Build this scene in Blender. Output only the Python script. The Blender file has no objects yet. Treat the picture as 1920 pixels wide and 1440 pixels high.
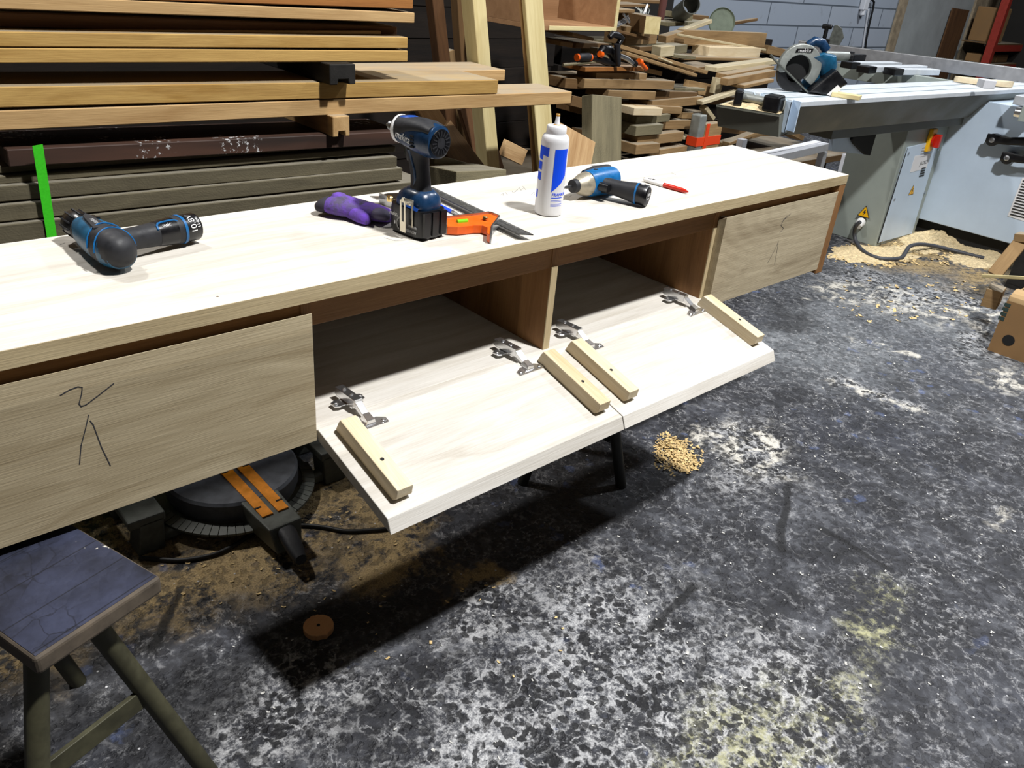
import bpy, math, random
from mathutils import Vector, Matrix, noise as mnoise
R = random.Random(7)
V = Vector
PI = math.pi
scene = bpy.context.scene
COL = scene.collection

# ------------------------------------------------------------------ camera
FPX = 1492.0
CR = V((0.7433, -0.6639, 0.0823)); CD = V((-0.2623, -0.4023, -0.8771)); CF = V((0.6154, 0.6304, -0.4732))
CF.normalize(); CR = (CR - CF * CR.dot(CF)).normalized(); CD = CF.cross(CR).normalized()
CC = V((-2.2861, -1.0419, 1.2448))
TOP = 0.77


def P(x, y, X=None, Y=None, Z=None):
    """A pixel of the photograph carried out to a real plane of the workshop."""
    d = CR * ((x - 960) / FPX) + CD * ((y - 720) / FPX) + CF
    if Z is not None:
        t = (Z - CC.z) / d.z
    elif Y is not None:
        t = (Y - CC.y) / d.y
    else:
        t = (X - CC.x) / d.x
    return CC + d * t


cam = bpy.data.cameras.new('camera')
camo = bpy.data.objects.new('camera', cam)
COL.objects.link(camo)
cam.sensor_width = 36
cam.lens = FPX / 1920 * 36
cam.clip_start = 0.02
m = Matrix.Identity(4)
for i, a in enumerate((CR, -CD, -CF)):
    for k in range(3):
        m[k][i] = a[k]
m.translation = CC
camo.matrix_world = m
scene.camera = camo
scene.view_settings.view_transform = 'Standard'
scene.view_settings.look = 'None'
scene.view_settings.gamma = 1
scene.view_settings.use_curve_mapping = False
scene.view_settings.exposure = 0.0
scene.cycles.use_adaptive_sampling = True
scene.cycles.adaptive_threshold = 0.025
scene.cycles.max_bounces = 4
scene.cycles.diffuse_bounces = 2
scene.cycles.glossy_bounces = 2


# ------------------------------------------------------------------ materials
class NT:
    def __init__(s, name):
        s.m = bpy.data.materials.new(name)
        s.m.use_nodes = True
        s.n = s.m.node_tree.nodes
        s.l = s.m.node_tree.links
        s.b = s.n['Principled BSDF']

    def node(s, t, **kw):
        n = s.n.new(t)
        for k, v in kw.items():
            if k == 'ins':
                for a, b in v.items():
                    s.put(n.inputs[a], b)
            else:
                setattr(n, k, v)
        return n

    def put(s, sock, v):
        if isinstance(v, bpy.types.NodeSocket):
            s.l.new(v, sock)
        else:
            sock.default_value = v

    def math(s, op, a, b=0.0, c=None, clamp=False):
        n = s.node('ShaderNodeMath', operation=op, use_clamp=clamp)
        s.put(n.inputs[0], a)
        s.put(n.inputs[1], b)
        if c is not None:
            s.put(n.inputs[2], c)
        return n.outputs[0]

    def vmath(s, op, a, b):
        n = s.node('ShaderNodeVectorMath', operation=op)
        s.put(n.inputs[0], a)
        s.put(n.inputs[1], b)
        return n.outputs[0]

    def mapping(s, vec, scale=(1, 1, 1), loc=(0, 0, 0), rot=(0, 0, 0)):
        n = s.node('ShaderNodeMapping')
        s.l.new(vec, n.inputs[0])
        n.inputs['Location'].default_value = loc
        n.inputs['Rotation'].default_value = rot
        n.inputs['Scale'].default_value = scale
        return n.outputs[0]

    def noise(s, vec, scale, detail=3, rough=0.5, dist=0.0):
        n = s.node('ShaderNodeTexNoise')
        s.l.new(vec, n.inputs['Vector'])
        n.inputs['Scale'].default_value = scale
        n.inputs['Detail'].default_value = detail
        n.inputs['Roughness'].default_value = rough
        n.inputs['Distortion'].default_value = dist
        return n.outputs['Fac']

    def voro(s, vec, scale, feature='F1', out='Distance'):
        n = s.node('ShaderNodeTexVoronoi', feature=feature)
        s.l.new(vec, n.inputs['Vector'])
        n.inputs['Scale'].default_value = scale
        return n.outputs[out]

    def ramp(s, fac, stops):
        n = s.node('ShaderNodeValToRGB')
        s.put(n.inputs[0], fac)
        e = n.color_ramp.elements
        while len(e) < len(stops):
            e.new(0.5)
        for i, (p, c) in enumerate(stops):
            e[i].position = p
            e[i].color = tuple(c) + (1,) if len(c) == 3 else c
        return n.outputs[0]

    def step(s, v, a, b, lo=0.0, hi=1.0):
        n = s.node('ShaderNodeMapRange', interpolation_type='SMOOTHSTEP')
        s.put(n.inputs[0], v)
        n.inputs[1].default_value = a
        n.inputs[2].default_value = b
        n.inputs[3].default_value = lo
        n.inputs[4].default_value = hi
        return n.outputs[0]

    def mix(s, f, a, b, mode='MIX'):
        n = s.node('ShaderNodeMix', data_type='RGBA', blend_type=mode)
        s.put(n.inputs[0], f)
        for k, v in ((6, a), (7, b)):
            if isinstance(v, bpy.types.NodeSocket):
                s.l.new(v, n.inputs[k])
            else:
                n.inputs[k].default_value = tuple(v) + (1,) if len(v) == 3 else v
        return n.outputs[2]

    def bump(s, h, strength=0.3, dist=0.01):
        n = s.node('ShaderNodeBump')
        n.inputs['Strength'].default_value = strength
        n.inputs['Distance'].default_value = dist
        s.put(n.inputs['Height'], h)
        s.l.new(n.outputs[0], s.b.inputs['Normal'])

    def coords(s):
        t = s.node('ShaderNodeTexCoord')
        o = s.node('ShaderNodeObjectInfo')
        k = s.vmath('MULTIPLY', o.outputs['Random'], (37.0, 11.0, 19.0))
        return s.vmath('ADD', t.outputs['Object'], k), o.outputs['Random'], t.outputs['Object']


def srgb(r, g, b):
    f = lambda c: ((c / 255 + 0.055) / 1.055) ** 2.4 if c > 10 else c / 255 / 12.92
    return (f(r), f(g), f(b))


def plain(name, c, rough=0.5, metal=0.0, var=0.0, scale=30.0, emit=None, coat=0.0, spec=0.5):
    t = NT(name)
    t.b.inputs['Base Color'].default_value = tuple(c) + (1,)
    t.b.inputs['Roughness'].default_value = rough
    t.b.inputs['Metallic'].default_value = metal
    t.b.inputs['Specular IOR Level'].default_value = spec
    t.b.inputs['Coat Weight'].default_value = coat
    if var:
        co, rnd, _ = t.coords()
        n = t.noise(co, scale, 5, 0.65)
        a = [max(0, x * (1 - var)) for x in c]
        b = [min(1, x * (1 + var)) for x in c]
        t.l.new(t.ramp(n, [(0.3, a), (0.7, b)]), t.b.inputs['Base Color'])
        t.l.new(t.step(n, 0.2, 0.8, max(0.05, rough - 0.12), min(1, rough + 0.12)), t.b.inputs['Roughness'])
    return t.m


def wood(name, dark, light, stave=0.0, fig=1.0, rough=0.55, tone=0.25, blot=None, cathedral=False, stave_axis=1, saw=0.0, dust=0.0):
    """Timber with the grain along the object's own X axis."""
    t = NT(name)
    co, rnd, raw = t.coords()
    vec = co
    tonev = t.math('MULTIPLY_ADD', rnd, 0.6, 0.2)
    if stave:
        sep = t.node('ShaderNodeSeparateXYZ')
        t.l.new(raw, sep.inputs[0])
        idx = t.math('FLOOR', t.math('DIVIDE', sep.outputs[stave_axis], stave))
        wn = t.node('ShaderNodeTexWhiteNoise', noise_dimensions='1D')
        t.put(wn.inputs['W'], t.math('ADD', idx, t.math('MULTIPLY', rnd, 50)))
        vec = t.vmath('ADD', co, t.vmath('MULTIPLY', wn.outputs['Color'], (9.0, 3.0, 5.0)))
        tonev = wn.outputs['Value']
    wob = t.noise(t.mapping(vec, (1.5, 5, 5)), 1.0, 2)
    v2 = t.vmath('ADD', t.mapping(vec, (1.2, 22, 22)), t.vmath('MULTIPLY', t.node('ShaderNodeCombineXYZ', ins={0: 0.0, 1: wob, 2: wob}).outputs[0], (0, 6 * fig, 6 * fig)))
    n1 = t.noise(v2, 1.0, 4, 0.6, 0.3)
    fine = t.noise(t.mapping(vec, (14, 420, 420)), 1.0, 3, 0.6)
    if cathedral:
        w = t.node('ShaderNodeTexWave', wave_type='RINGS', rings_direction='Y')
        t.l.new(t.mapping(raw, (1.6, 5.0, 5.0), (-0.25, 0, -0.55)), w.inputs[0])
        w.inputs['Scale'].default_value = 3.2
        w.inputs['Distortion'].default_value = 5.0
        w.inputs['Detail'].default_value = 2.5
        w.inputs['Detail Scale'].default_value = 0.8
        n1 = t.math('MULTIPLY_ADD', w.outputs['Fac'], 0.08, t.math('MULTIPLY', n1, 0.92))
    f = t.math('ADD', t.math('MULTIPLY', n1, 0.75), t.math('MULTIPLY', fine, 0.35))
    mid = [(a + b) / 2 for a, b in zip(dark, light)]
    c = t.ramp(f, [(0.3, dark), (0.52, mid), (0.75, light)])
    c = t.mix(1.0, c, t.ramp(tonev, [(0.0, [1 - tone] * 3), (1.0, [1, 1, 1])]), 'MULTIPLY')
    if blot:
        bl = t.noise(t.mapping(co, (1.2, 4, 4)), 2.2, 4, 0.6)
        c = t.mix(t.step(bl, 0.5, 0.7), c, t.mix(1.0, c, blot, 'MULTIPLY'))
    h = fine
    if saw:
        ws = t.node('ShaderNodeTexWave', wave_type='BANDS', bands_direction='DIAGONAL')
        t.l.new(t.mapping(raw, (1, 1, 1.0)), ws.inputs[0])
        ws.inputs['Scale'].default_value = 45
        ws.inputs['Distortion'].default_value = 14
        ws.inputs['Detail'].default_value = 2
        k = t.noise(co, 3, 2)
        c = t.mix(t.math('MULTIPLY', t.math('MULTIPLY', ws.outputs['Fac'], t.step(k, 0.42, 0.6)), saw), c, (0.03, 0.025, 0.015))
        h = t.math('ADD', fine, t.math('MULTIPLY', ws.outputs['Fac'], 0.3))
    if dust:
        # settled dust on faces that lie upward
        ge = t.node('ShaderNodeNewGeometry')
        gz = t.node('ShaderNodeSeparateXYZ')
        t.l.new(ge.outputs['Normal'], gz.inputs[0])
        dn = t.noise(co, 7, 5, 0.65)
        c = t.mix(t.math('MULTIPLY', t.step(gz.outputs[2], 0.75, 0.95), t.step(dn, 0.25, 0.7, dust * 0.55, dust)), c, srgb(150, 144, 130))
    t.l.new(c, t.b.inputs['Base Color'])
    t.b.inputs['Roughness'].default_value = rough
    t.b.inputs['Specular IOR Level'].default_value = 0.3
    t.bump(h, 0.25, 0.002)
    return t.m


M = {}
M['oak_top'] = wood('oak planed top', srgb(176, 168, 154), srgb(226, 221, 212), stave=0.118, fig=0.5, rough=0.6, tone=0.14)
M['oak_front'] = wood('oak front', srgb(150, 132, 100), srgb(205, 190, 158), stave=0.085, fig=0.9, rough=0.6, tone=0.2, stave_axis=2)
M['oak_cath'] = wood('oak crown cut', srgb(146, 130, 104), srgb(206, 192, 162), fig=1.0, rough=0.6, tone=0.12, cathedral=True)
M['oak_edge'] = wood('oak edge', srgb(160, 140, 104), srgb(206, 188, 150), fig=0.6, rough=0.6, tone=0.08)
M['shade_timber'] = wood('dark timber', srgb(14, 11, 9), srgb(40, 31, 24), fig=0.5, rough=0.9, tone=0.4)  # near-black wood added behind the heap in place of deep shade
M['oak_in'] = wood('oak carcass', srgb(112, 76, 42), srgb(164, 120, 76), stave=0.1, fig=0.6, rough=0.65, tone=0.22)  # carcass oak browned down so its colour carries the shade inside the bays
M['oak_flap'] = wood('oak door inside', srgb(184, 176, 162), srgb(228, 224, 217), stave=0.07, fig=0.6, rough=0.6, tone=0.16)
M['batten'] = wood('oak batten', srgb(200, 174, 130), srgb(238, 224, 194), fig=0.6, rough=0.55, tone=0.2)
M['yellow'] = wood('yellow timber', dust=0.75, dark=srgb(150, 112, 56), light=srgb(212, 174, 104), fig=0.5, rough=0.75, tone=0.18, blot=(0.8, 0.72, 0.55))
M['orange'] = wood('orange timber', dust=0.75, dark=srgb(124, 78, 36), light=srgb(176, 118, 62), fig=0.5, rough=0.75, tone=0.15)
M['tan'] = wood('tan timber', dust=0.75, dark=srgb(160, 124, 78), light=srgb(206, 172, 122), fig=0.5, rough=0.75, tone=0.1)
M['brown'] = wood('brown timber', dust=0.75, dark=srgb(70, 46, 28), light=srgb(112, 78, 48), fig=0.5, rough=0.8, tone=0.3)
M['grey'] = wood('weathered grey timber', dust=0.75, dark=srgb(74, 68, 54), light=srgb(116, 108, 86), fig=0.5, rough=0.85, tone=0.25, saw=0.12)
M['black'] = wood('blackened timber', srgb(16, 15, 14), srgb(44, 42, 40), fig=0.5, rough=0.7, tone=0.2)
M['scrap'] = wood('offcut wood', dust=0.75, dark=srgb(122, 94, 60), light=srgb(180, 148, 104), fig=0.8, rough=0.75, tone=0.45)
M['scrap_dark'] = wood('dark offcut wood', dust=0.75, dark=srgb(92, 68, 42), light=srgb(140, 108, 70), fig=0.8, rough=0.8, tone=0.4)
M['scrap_grey'] = wood('grey offcut wood', dust=0.75, dark=srgb(98, 92, 72), light=srgb(148, 138, 108), fig=0.6, rough=0.85, tone=0.3, saw=0.3)
M['pale'] = wood('pale pine', srgb(196, 176, 120), srgb(232, 218, 168), fig=0.5, rough=0.6, tone=0.08)
M['palewood'] = wood('pale offcut', srgb(172, 156, 118), srgb(218, 204, 170), fig=0.5, rough=0.65, tone=0.2, dust=0.5)
M['beamgrey'] = plain('carriage shade grey', srgb(104, 105, 96), 0.5, var=0.06, scale=6)  # machine grey copied darker, shade of the carriage face put into the colour
M['laminate'] = wood('oak laminate', srgb(150, 110, 68), srgb(216, 182, 136), fig=0.3, rough=0.5, tone=0.05)
M['ply'] = wood('birch ply', srgb(140, 104, 72), srgb(172, 134, 98), fig=0.3, rough=0.6, tone=0.06)


def splatter_wood():
    t = NT('paint splattered timber')
    co, rnd, raw = t.coords()
    n = t.noise(t.mapping(co, (2, 20, 20)), 1.0, 4)
    c = t.ramp(n, [(0.3, srgb(34, 22, 16)), (0.7, srgb(78, 50, 36))])
    k = t.math('MULTIPLY', t.step(t.noise(co, 9, 2), 0.55, 0.62), t.step(t.noise(co, 60, 4, 0.7), 0.55, 0.62))
    c = t.mix(k, c, (0.6, 0.6, 0.6))
    t.l.new(c, t.b.inputs['Base Color'])
    t.b.inputs['Roughness'].default_value = 0.7
    return t.m


M['splatter'] = splatter_wood()
M['chrome'] = plain('chrome', (0.80, 0.80, 0.81), 0.22, 0.97)
M['nickel'] = plain('brushed nickel', (0.62, 0.58, 0.48), 0.28, 1.0)
M['steel'] = plain('steel', (0.45, 0.46, 0.48), 0.35, 1.0, var=0.2)
M['darksteel'] = plain('dark steel rule', (0.07, 0.07, 0.068), 0.45, 0.3, var=0.5, scale=160)
M['alu'] = plain('aluminium', (0.50, 0.53, 0.57), 0.45, 0.3, var=0.08)
M['nosecast'] = plain('worn cast nose', srgb(168, 160, 142), 0.4, 0.5, var=0.2, scale=60)
M['brass'] = plain('brass', (0.75, 0.55, 0.22), 0.25, 1.0)
M['teal'] = plain('teal tool plastic', srgb(14, 78, 110), 0.45, var=0.25, scale=60)
M['bluetool'] = plain('blue tool plastic', srgb(10, 92, 150), 0.4, var=0.25, scale=60)
M['navy'] = plain('deep blue tool plastic', srgb(20, 50, 82), 0.32, var=0.2, scale=50)
M['royal'] = plain('royal blue plastic', srgb(14, 70, 160), 0.4)
M['rubber'] = plain('black rubber', srgb(26, 27, 32), 0.62, var=0.3, scale=90)
M['blackp'] = plain('black plastic', srgb(14, 14, 17), 0.35, var=0.2)
M['blackm'] = plain('matt black', srgb(10, 10, 11), 0.8)
M['white_print'] = plain('white print', (0.75, 0.75, 0.75), 0.6)
M['grey_print'] = plain('grey print', (0.35, 0.35, 0.35), 0.6)
M['black_print'] = plain('black print', (0.02, 0.02, 0.02), 0.7)
M['blue_print'] = plain('blue print', (0.0, 0.07, 0.85), 0.45)
M['pencil_soft'] = plain('soft pencil line', (0.22, 0.22, 0.22), 0.8)
M['deckmetal'] = plain('pale table metal', (0.66, 0.70, 0.74), 0.45, 0.2, var=0.06)
M['fencemetal'] = plain('grey fence extrusion', (0.30, 0.30, 0.31), 0.42, 0.5, var=0.08)
M['oak_back'] = wood('cabinet back board', srgb(66, 42, 24), srgb(104, 70, 42), fig=0.4, rough=0.75, tone=0.15)  # back board darkened in colour to deepen the shade of the open bays
M['pencil'] = plain('pencil line', (0.03, 0.03, 0.035), 0.8)
M['orange_p'] = plain('orange lacquer', srgb(226, 92, 14), 0.4, var=0.08)
M['vial'] = plain('green vial', srgb(120, 190, 30), 0.2)
M['greenstrap'] = plain('green webbing', srgb(54, 200, 20), 0.7, var=0.12, scale=200)
M['purple'] = plain('glove knit', srgb(92, 52, 170), 0.85, var=0.35, scale=26)
M['glovecoat'] = plain('glove coating', srgb(80, 74, 100), 0.7, var=0.4, scale=30)
M['glovecuff'] = plain('glove cuff', srgb(36, 32, 44), 0.85)
M['bottle'] = plain('milky bottle', srgb(224, 224, 226), 0.35, var=0.05, scale=14)
M['glue'] = plain('dried glue', srgb(196, 140, 40), 0.5)
M['white_p'] = plain('white plastic', (0.8, 0.8, 0.8), 0.4)
M['red_p'] = plain('red plastic', srgb(190, 34, 14), 0.3)
M['yellow_p'] = plain('yellow plastic', srgb(236, 178, 10), 0.45)
M['kerf'] = plain('amber kerf plate', srgb(214, 130, 8), 0.45, 0.0, var=0.25, scale=50)
M['castgrey'] = plain('cast grey metal', srgb(82, 85, 80), 0.6, 0.1, var=0.35, scale=40)
M['castdark'] = plain('dark turntable metal', srgb(76, 79, 86), 0.55, 0.2, var=0.35, scale=40)
M['olive'] = plain('olive steel tube', srgb(64, 62, 44), 0.6, 0.1, var=0.4, scale=22)
M['blacktube'] = plain('dark steel tube', srgb(38, 38, 34), 0.6, 0.1, var=0.4, scale=22)
M['sawgrey'] = plain('machine grey paint', srgb(150, 158, 152), 0.45, var=0.06, scale=6)
M['sawblue'] = plain('machine pale blue paint', srgb(194, 211, 229), 0.4, var=0.05, scale=5)
M['cablek'] = plain('black cable', srgb(18, 18, 19), 0.55)
M['cableg'] = plain('grey cable', srgb(64, 66, 72), 0.55)
M['card'] = plain('cardboard', srgb(136, 104, 66), 0.85, var=0.08, scale=8)
M['cardin'] = plain('cardboard inside', srgb(176, 146, 104), 0.85, var=0.08, scale=8)
M['whitemetal'] = plain('white enamelled steel', srgb(214, 216, 222), 0.45, var=0.06)
M['redrack'] = plain('red steel', srgb(150, 44, 30), 0.55, var=0.15)
M['greygreen'] = plain('grey green enamel', srgb(98, 108, 92), 0.5, var=0.15)
M['galv'] = plain('galvanised steel', srgb(150, 154, 150), 0.5, 0.5, var=0.15)
M['red_tape'] = plain('orange red tape', srgb(226, 66, 20), 0.5)
M['paper'] = plain('paper label', (0.78, 0.78, 0.8), 0.6)
M['sawdust'] = plain('sawdust', srgb(204, 184, 144), 0.95, var=0.42, scale=70)
M['chips'] = plain('wood shavings', srgb(214, 186, 132), 0.8, var=0.35, scale=90)
M['disc'] = wood('beech plug', srgb(212, 146, 92), srgb(240, 184, 130), fig=0.4, rough=0.7, tone=0.05)
M['flake'] = plain('pale flakes', (0.55, 0.54, 0.51), 0.8, var=0.2, scale=60)


def glove_mat():
    t = NT('dirty purple knit')
    co, rnd, raw = t.coords()
    n = t.noise(co, 16, 5, 0.7)
    c = t.ramp(n, [(0.36, srgb(78, 70, 96)), (0.5, srgb(92, 62, 150)), (0.66, srgb(104, 62, 184))])
    c = t.mix(t.step(t.noise(co, 40, 4, 0.7), 0.5, 0.7), c, srgb(62, 56, 74))
    t.l.new(c, t.b.inputs['Base Color'])
    t.b.inputs['Roughness'].default_value = 0.9
    t.bump(t.noise(co, 220, 2), 0.4, 0.002)
    return t.m


M['purple'] = glove_mat()


def stool_mat():
    t = NT('blue black painted seat')
    co, rnd, raw = t.coords()
    n = t.noise(co, 9, 5, 0.65)
    c = t.ramp(n, [(0.3, srgb(20, 22, 32)), (0.72, srgb(58, 63, 86))])
    v = t.voro(t.vmath('ADD', co, t.vmath('MULTIPLY', t.node('ShaderNodeCombineXYZ', ins={0: n, 1: n, 2: 0.0}).outputs[0], (0.06, 0.06, 0))), 26, 'DISTANCE_TO_EDGE')
    c = t.mix(t.math('MULTIPLY', t.step(v, 0.0, 0.035, 0.7, 0.0), t.step(t.noise(co, 5, 3), 0.45, 0.6)), c, srgb(16, 17, 26))
    g = t.node('ShaderNodeSeparateXYZ')
    t.l.new(raw, g.inputs[0])
    k = t.math('ABSOLUTE', t.math('SUBTRACT', t.math('FRACT', t.math('DIVIDE', t.math('ADD', g.outputs[1], 0.02), 0.06)), 0.5))
    c = t.mix(t.step(k, 0.0, 0.03, 0.8, 0.0), c, srgb(12, 13, 20))
    w = t.math('MULTIPLY', t.step(t.noise(co, 130, 2), 0.66, 0.7), t.step(t.noise(co, 7, 2), 0.56, 0.68))
    c = t.mix(w, c, (0.75, 0.7, 0.6))
    t.l.new(c, t.b.inputs['Base Color'])
    t.b.inputs['Roughness'].default_value = 0.55
    t.bump(t.math('ADD', v, n), 0.5, 0.004)
    return t.m


M['seat'] = stool_mat()
M['seatside'] = plain('bare worn timber', srgb(84, 74, 62), 0.8, var=0.45, scale=18)


# ------------------------------------------------------------------ mesh helpers
class MB:
    def __init__(s):
        s.v = []
        s.f = []
        s.mi = []

    def add(s, vs, fs, mi=0):
        o = len(s.v)
        s.v += [V(x) for x in vs]
        s.f += [tuple(o + i for i in f) for f in fs]
        s.mi += [mi] * len(fs)
        return s

    def box(s, lo, hi, T=None, mi=0):
        x0, y0, z0 = lo
        x1, y1, z1 = hi
        vs = [V(p) for p in ((x0, y0, z0), (x1, y0, z0), (x1, y1, z0), (x0, y1, z0), (x0, y0, z1), (x1, y0, z1), (x1, y1, z1), (x0, y1, z1))]
        if T is not None:
            vs = [T @ p for p in vs]
        return s.add(vs, [(0, 3, 2, 1), (4, 5, 6, 7), (0, 1, 5, 4), (1, 2, 6, 5), (2, 3, 7, 6), (3, 0, 4, 7)], mi)

    def hexa(s, b, t, mi=0):
        return s.add(list(b) + list(t), [(0, 3, 2, 1), (4, 5, 6, 7), (0, 1, 5, 4), (1, 2, 6, 5), (2, 3, 7, 6), (3, 0, 4, 7)], mi)

    def prism(s, poly, h, T=None, mi=0):
        """polygon in XY extruded from z=h[0] to h[1]"""
        n = len(poly)
        vs = [V((p[0], p[1], h[0])) for p in poly] + [V((p[0], p[1], h[1])) for p in poly]
        if T is not None:
            vs = [T @ p for p in vs]
        return s.add(vs, [tuple(range(n - 1, -1, -1)), tuple(range(n, 2 * n))] + [(i, (i + 1) % n, n + (i + 1) % n, n + i) for i in range(n)], mi)

    def loft(s, secs, n=20, e=2.0, mi=0, cap=True):
        """secs: (centre, U, V[, exponent]) superellipse rings"""
        o = len(s.v)
        for sc in secs:
            c, U, W = V(sc[0]), V(sc[1]), V(sc[2])
            ex = sc[3] if len(sc) > 3 else e
            for i in range(n):
                a = 2 * PI * i / n
                ca, sa = math.cos(a), math.sin(a)
                s.v.append(c + U * (math.copysign(abs(ca) ** (2 / ex), ca)) + W * (math.copysign(abs(sa) ** (2 / ex), sa)))
        for k in range(len(secs) - 1):
            for i in range(n):
                a, b = o + k * n + i, o + k * n + (i + 1) % n
                s.f.append((a, b, b + n, a + n))
                s.mi.append(mi)
        if cap:
            s.f.append(tuple(o + i for i in range(n - 1, -1, -1)))
            s.f.append(tuple(o + (len(secs) - 1) * n + i for i in range(n)))
            s.mi += [mi, mi]
        return s

    def tube(s, pts, r, n=10, mi=0, cap=True):
        pts = [V(p) for p in pts]
        secs = []
        up = None
        for i, p in enumerate(pts):
            d = (pts[min(i + 1, len(pts) - 1)] - pts[max(i - 1, 0)]).normalized()
            if up is None:
                up = d.orthogonal().normalized()
            u = (up - d * up.dot(d))
            u = u.normalized() if u.length > 1e-6 else d.orthogonal().normalized()
            up = u
            rr = r[i] if isinstance(r, (list, tuple)) else r
            secs.append((p, u * rr, d.cross(u) * rr))
        return s.loft(secs, n, 2.0, mi, cap)

    def lathe(s, prof, c=(0, 0, 0), axis=(0, 0, 1), n=24, mi=0):
        ax = V(axis).normalized()
        u = ax.orthogonal().normalized()
        w = ax.cross(u)
        return s.loft([(V(c) + ax * h, u * max(r, 1e-4), w * max(r, 1e-4)) for r, h in prof], n, 2.0, mi)

    def build(s, name, mat, parent=None, T=None, bevel=0.0, seg=2, smooth=False, sub=0):
        me = bpy.data.meshes.new(name)
        me.from_pydata([tuple(p) for p in s.v], [], s.f)
        mats = mat if isinstance(mat, (list, tuple)) else [mat]
        for k in mats:
            me.materials.append(M[k] if isinstance(k, str) else k)
        if len(mats) > 1:
            me.polygons.foreach_set('material_index', s.mi)
        import bmesh
        bm = bmesh.new()
        bm.from_mesh(me)
        bmesh.ops.recalc_face_normals(bm, faces=bm.faces)
        bm.to_mesh(me)
        bm.free()
        o = bpy.data.objects.new(name, me)
        COL.objects.link(o)
        if parent is not None:
            o.parent = parent
        if T is not None:
            o.matrix_local = T
        if bevel:
            b = o.modifiers.new('bevel', 'BEVEL')
            b.width = bevel
            b.segments = seg
            b.limit_method = 'ANGLE'
            b.angle_limit = math.radians(35)
        if sub:
            b = o.modifiers.new('sub', 'SUBSURF')
            b.levels = sub
            b.render_levels = sub
        if smooth:
            me.polygons.foreach_set('use_smooth', [True] * len(me.polygons))
            if not sub:
                try:
                    me.set_sharp_from_angle(angle=math.radians(40))
                except Exception:
                    pass
        return o


def tag(o, label, cat, group=None, kind=None):
    o['label'] = label
    o['category'] = cat
    if group:
        o['group'] = group
    if kind:
        o['kind'] = kind
    return o


def thing(name, label, cat, T=None, group=None):
    o = bpy.data.objects.new(name, None)
    o.empty_display_size = 0.05
    COL.objects.link(o)
    if T is not None:
        o.matrix_world = T if isinstance(T, Matrix) else Matrix.Translation(V(T))
    return tag(o, label, cat, group)


def struct(o):
    o['kind'] = 'structure'
    return o


def frame(o, x, z=None, y=None):
    """matrix with origin o, X along x and Z (or Y) near the given vector"""
    x = V(x).normalized()
    if z is not None:
        z = V(z)
        z = (z - x * z.dot(x)).normalized()
        y = z.cross(x)
    else:
        y = V(y)
        y = (y - x * y.dot(x)).normalized()
        z = x.cross(y)
    T = Matrix.Identity(4)
    for i, a in enumerate((x, y, z)):
        for k in range(3):
            T[k][i] = a[k]
    T.translation = V(o)
    return T


def RZ(a):
    return Matrix.Rotation(a, 4, 'Z')


def TR(*p):
    return Matrix.Translation(V(p))


def text(body, size, T, mat, parent, name='lettering', ext=0.0002, shear=0.0, align='CENTER'):
    cu = bpy.data.curves.new(name, 'FONT')
    cu.body = body
    cu.size = size
    cu.extrude = ext
    cu.shear = shear
    cu.align_x = align
    cu.align_y = 'CENTER'
    o = bpy.data.objects.new(name, cu)
    me = bpy.data.meshes.new_from_object(o)
    bpy.data.objects.remove(o)
    me.materials.clear()
    me.materials.append(M[mat])
    o = bpy.data.objects.new(name, me)
    COL.objects.link(o)
    o.parent = parent
    o.matrix_local = T
    return o


def stroke(pts, w, name, mat, parent, T):
    """a drawn line as a thin flat ribbon in the XY plane of T"""
    mb = MB()
    for a, b in zip(pts[:-1], pts[1:]):
        a, b = V((a[0], a[1], 0)), V((b[0], b[1], 0))
        d = (b - a).normalized()
        n = V((-d.y, d.x, 0)) * w / 2
        a, b = a - d * w * 0.3, b + d * w * 0.3
        mb.hexa([a - n, b - n, b + n, a + n], [p + V((0, 0, 0.0003)) for p in (a - n, b - n, b + n, a + n)])
    return mb.build(name, mat, parent, T)


def board(name, A, B, w, t, mat, label, cat='board', group=None, roll=0.0, parent=None, bevel=0.002, ydir=None, rag=0.0):
    """a plank: A-B is its upper front edge, w goes back, t goes down; grain along A-B"""
    A, B = V(A), V(B)
    x = (B - A)
    L = x.length
    x.normalize()
    y = V(ydir) if ydir is not None else V((0, 0, 1)).cross(x)
    if ydir is None and y.dot(CF) < 0:
        y = -y
    T = frame((A + B) / 2, x, y=y)
    if roll:
        T = T @ Matrix.Rotation(roll, 4, 'X')
    zs = -1 if T.col[2].z > 0 or abs(T.col[2].z) < 1e-3 else 1
    mb = MB()
    z0, z1 = (-t, 0) if zs < 0 else (0, t)
    mb.box((-L / 2, 0, z0), (L / 2, w, z1))
    if rag:
        for p in mb.v:
            p += V((R.uniform(-rag, rag), R.uniform(-rag, rag) * 0.3, R.uniform(-rag, rag) * 0.2))
    o = mb.build(name, mat, parent, T, bevel=bevel, seg=1)
    if label:
        tag(o, label, cat, group)
    return o

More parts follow.
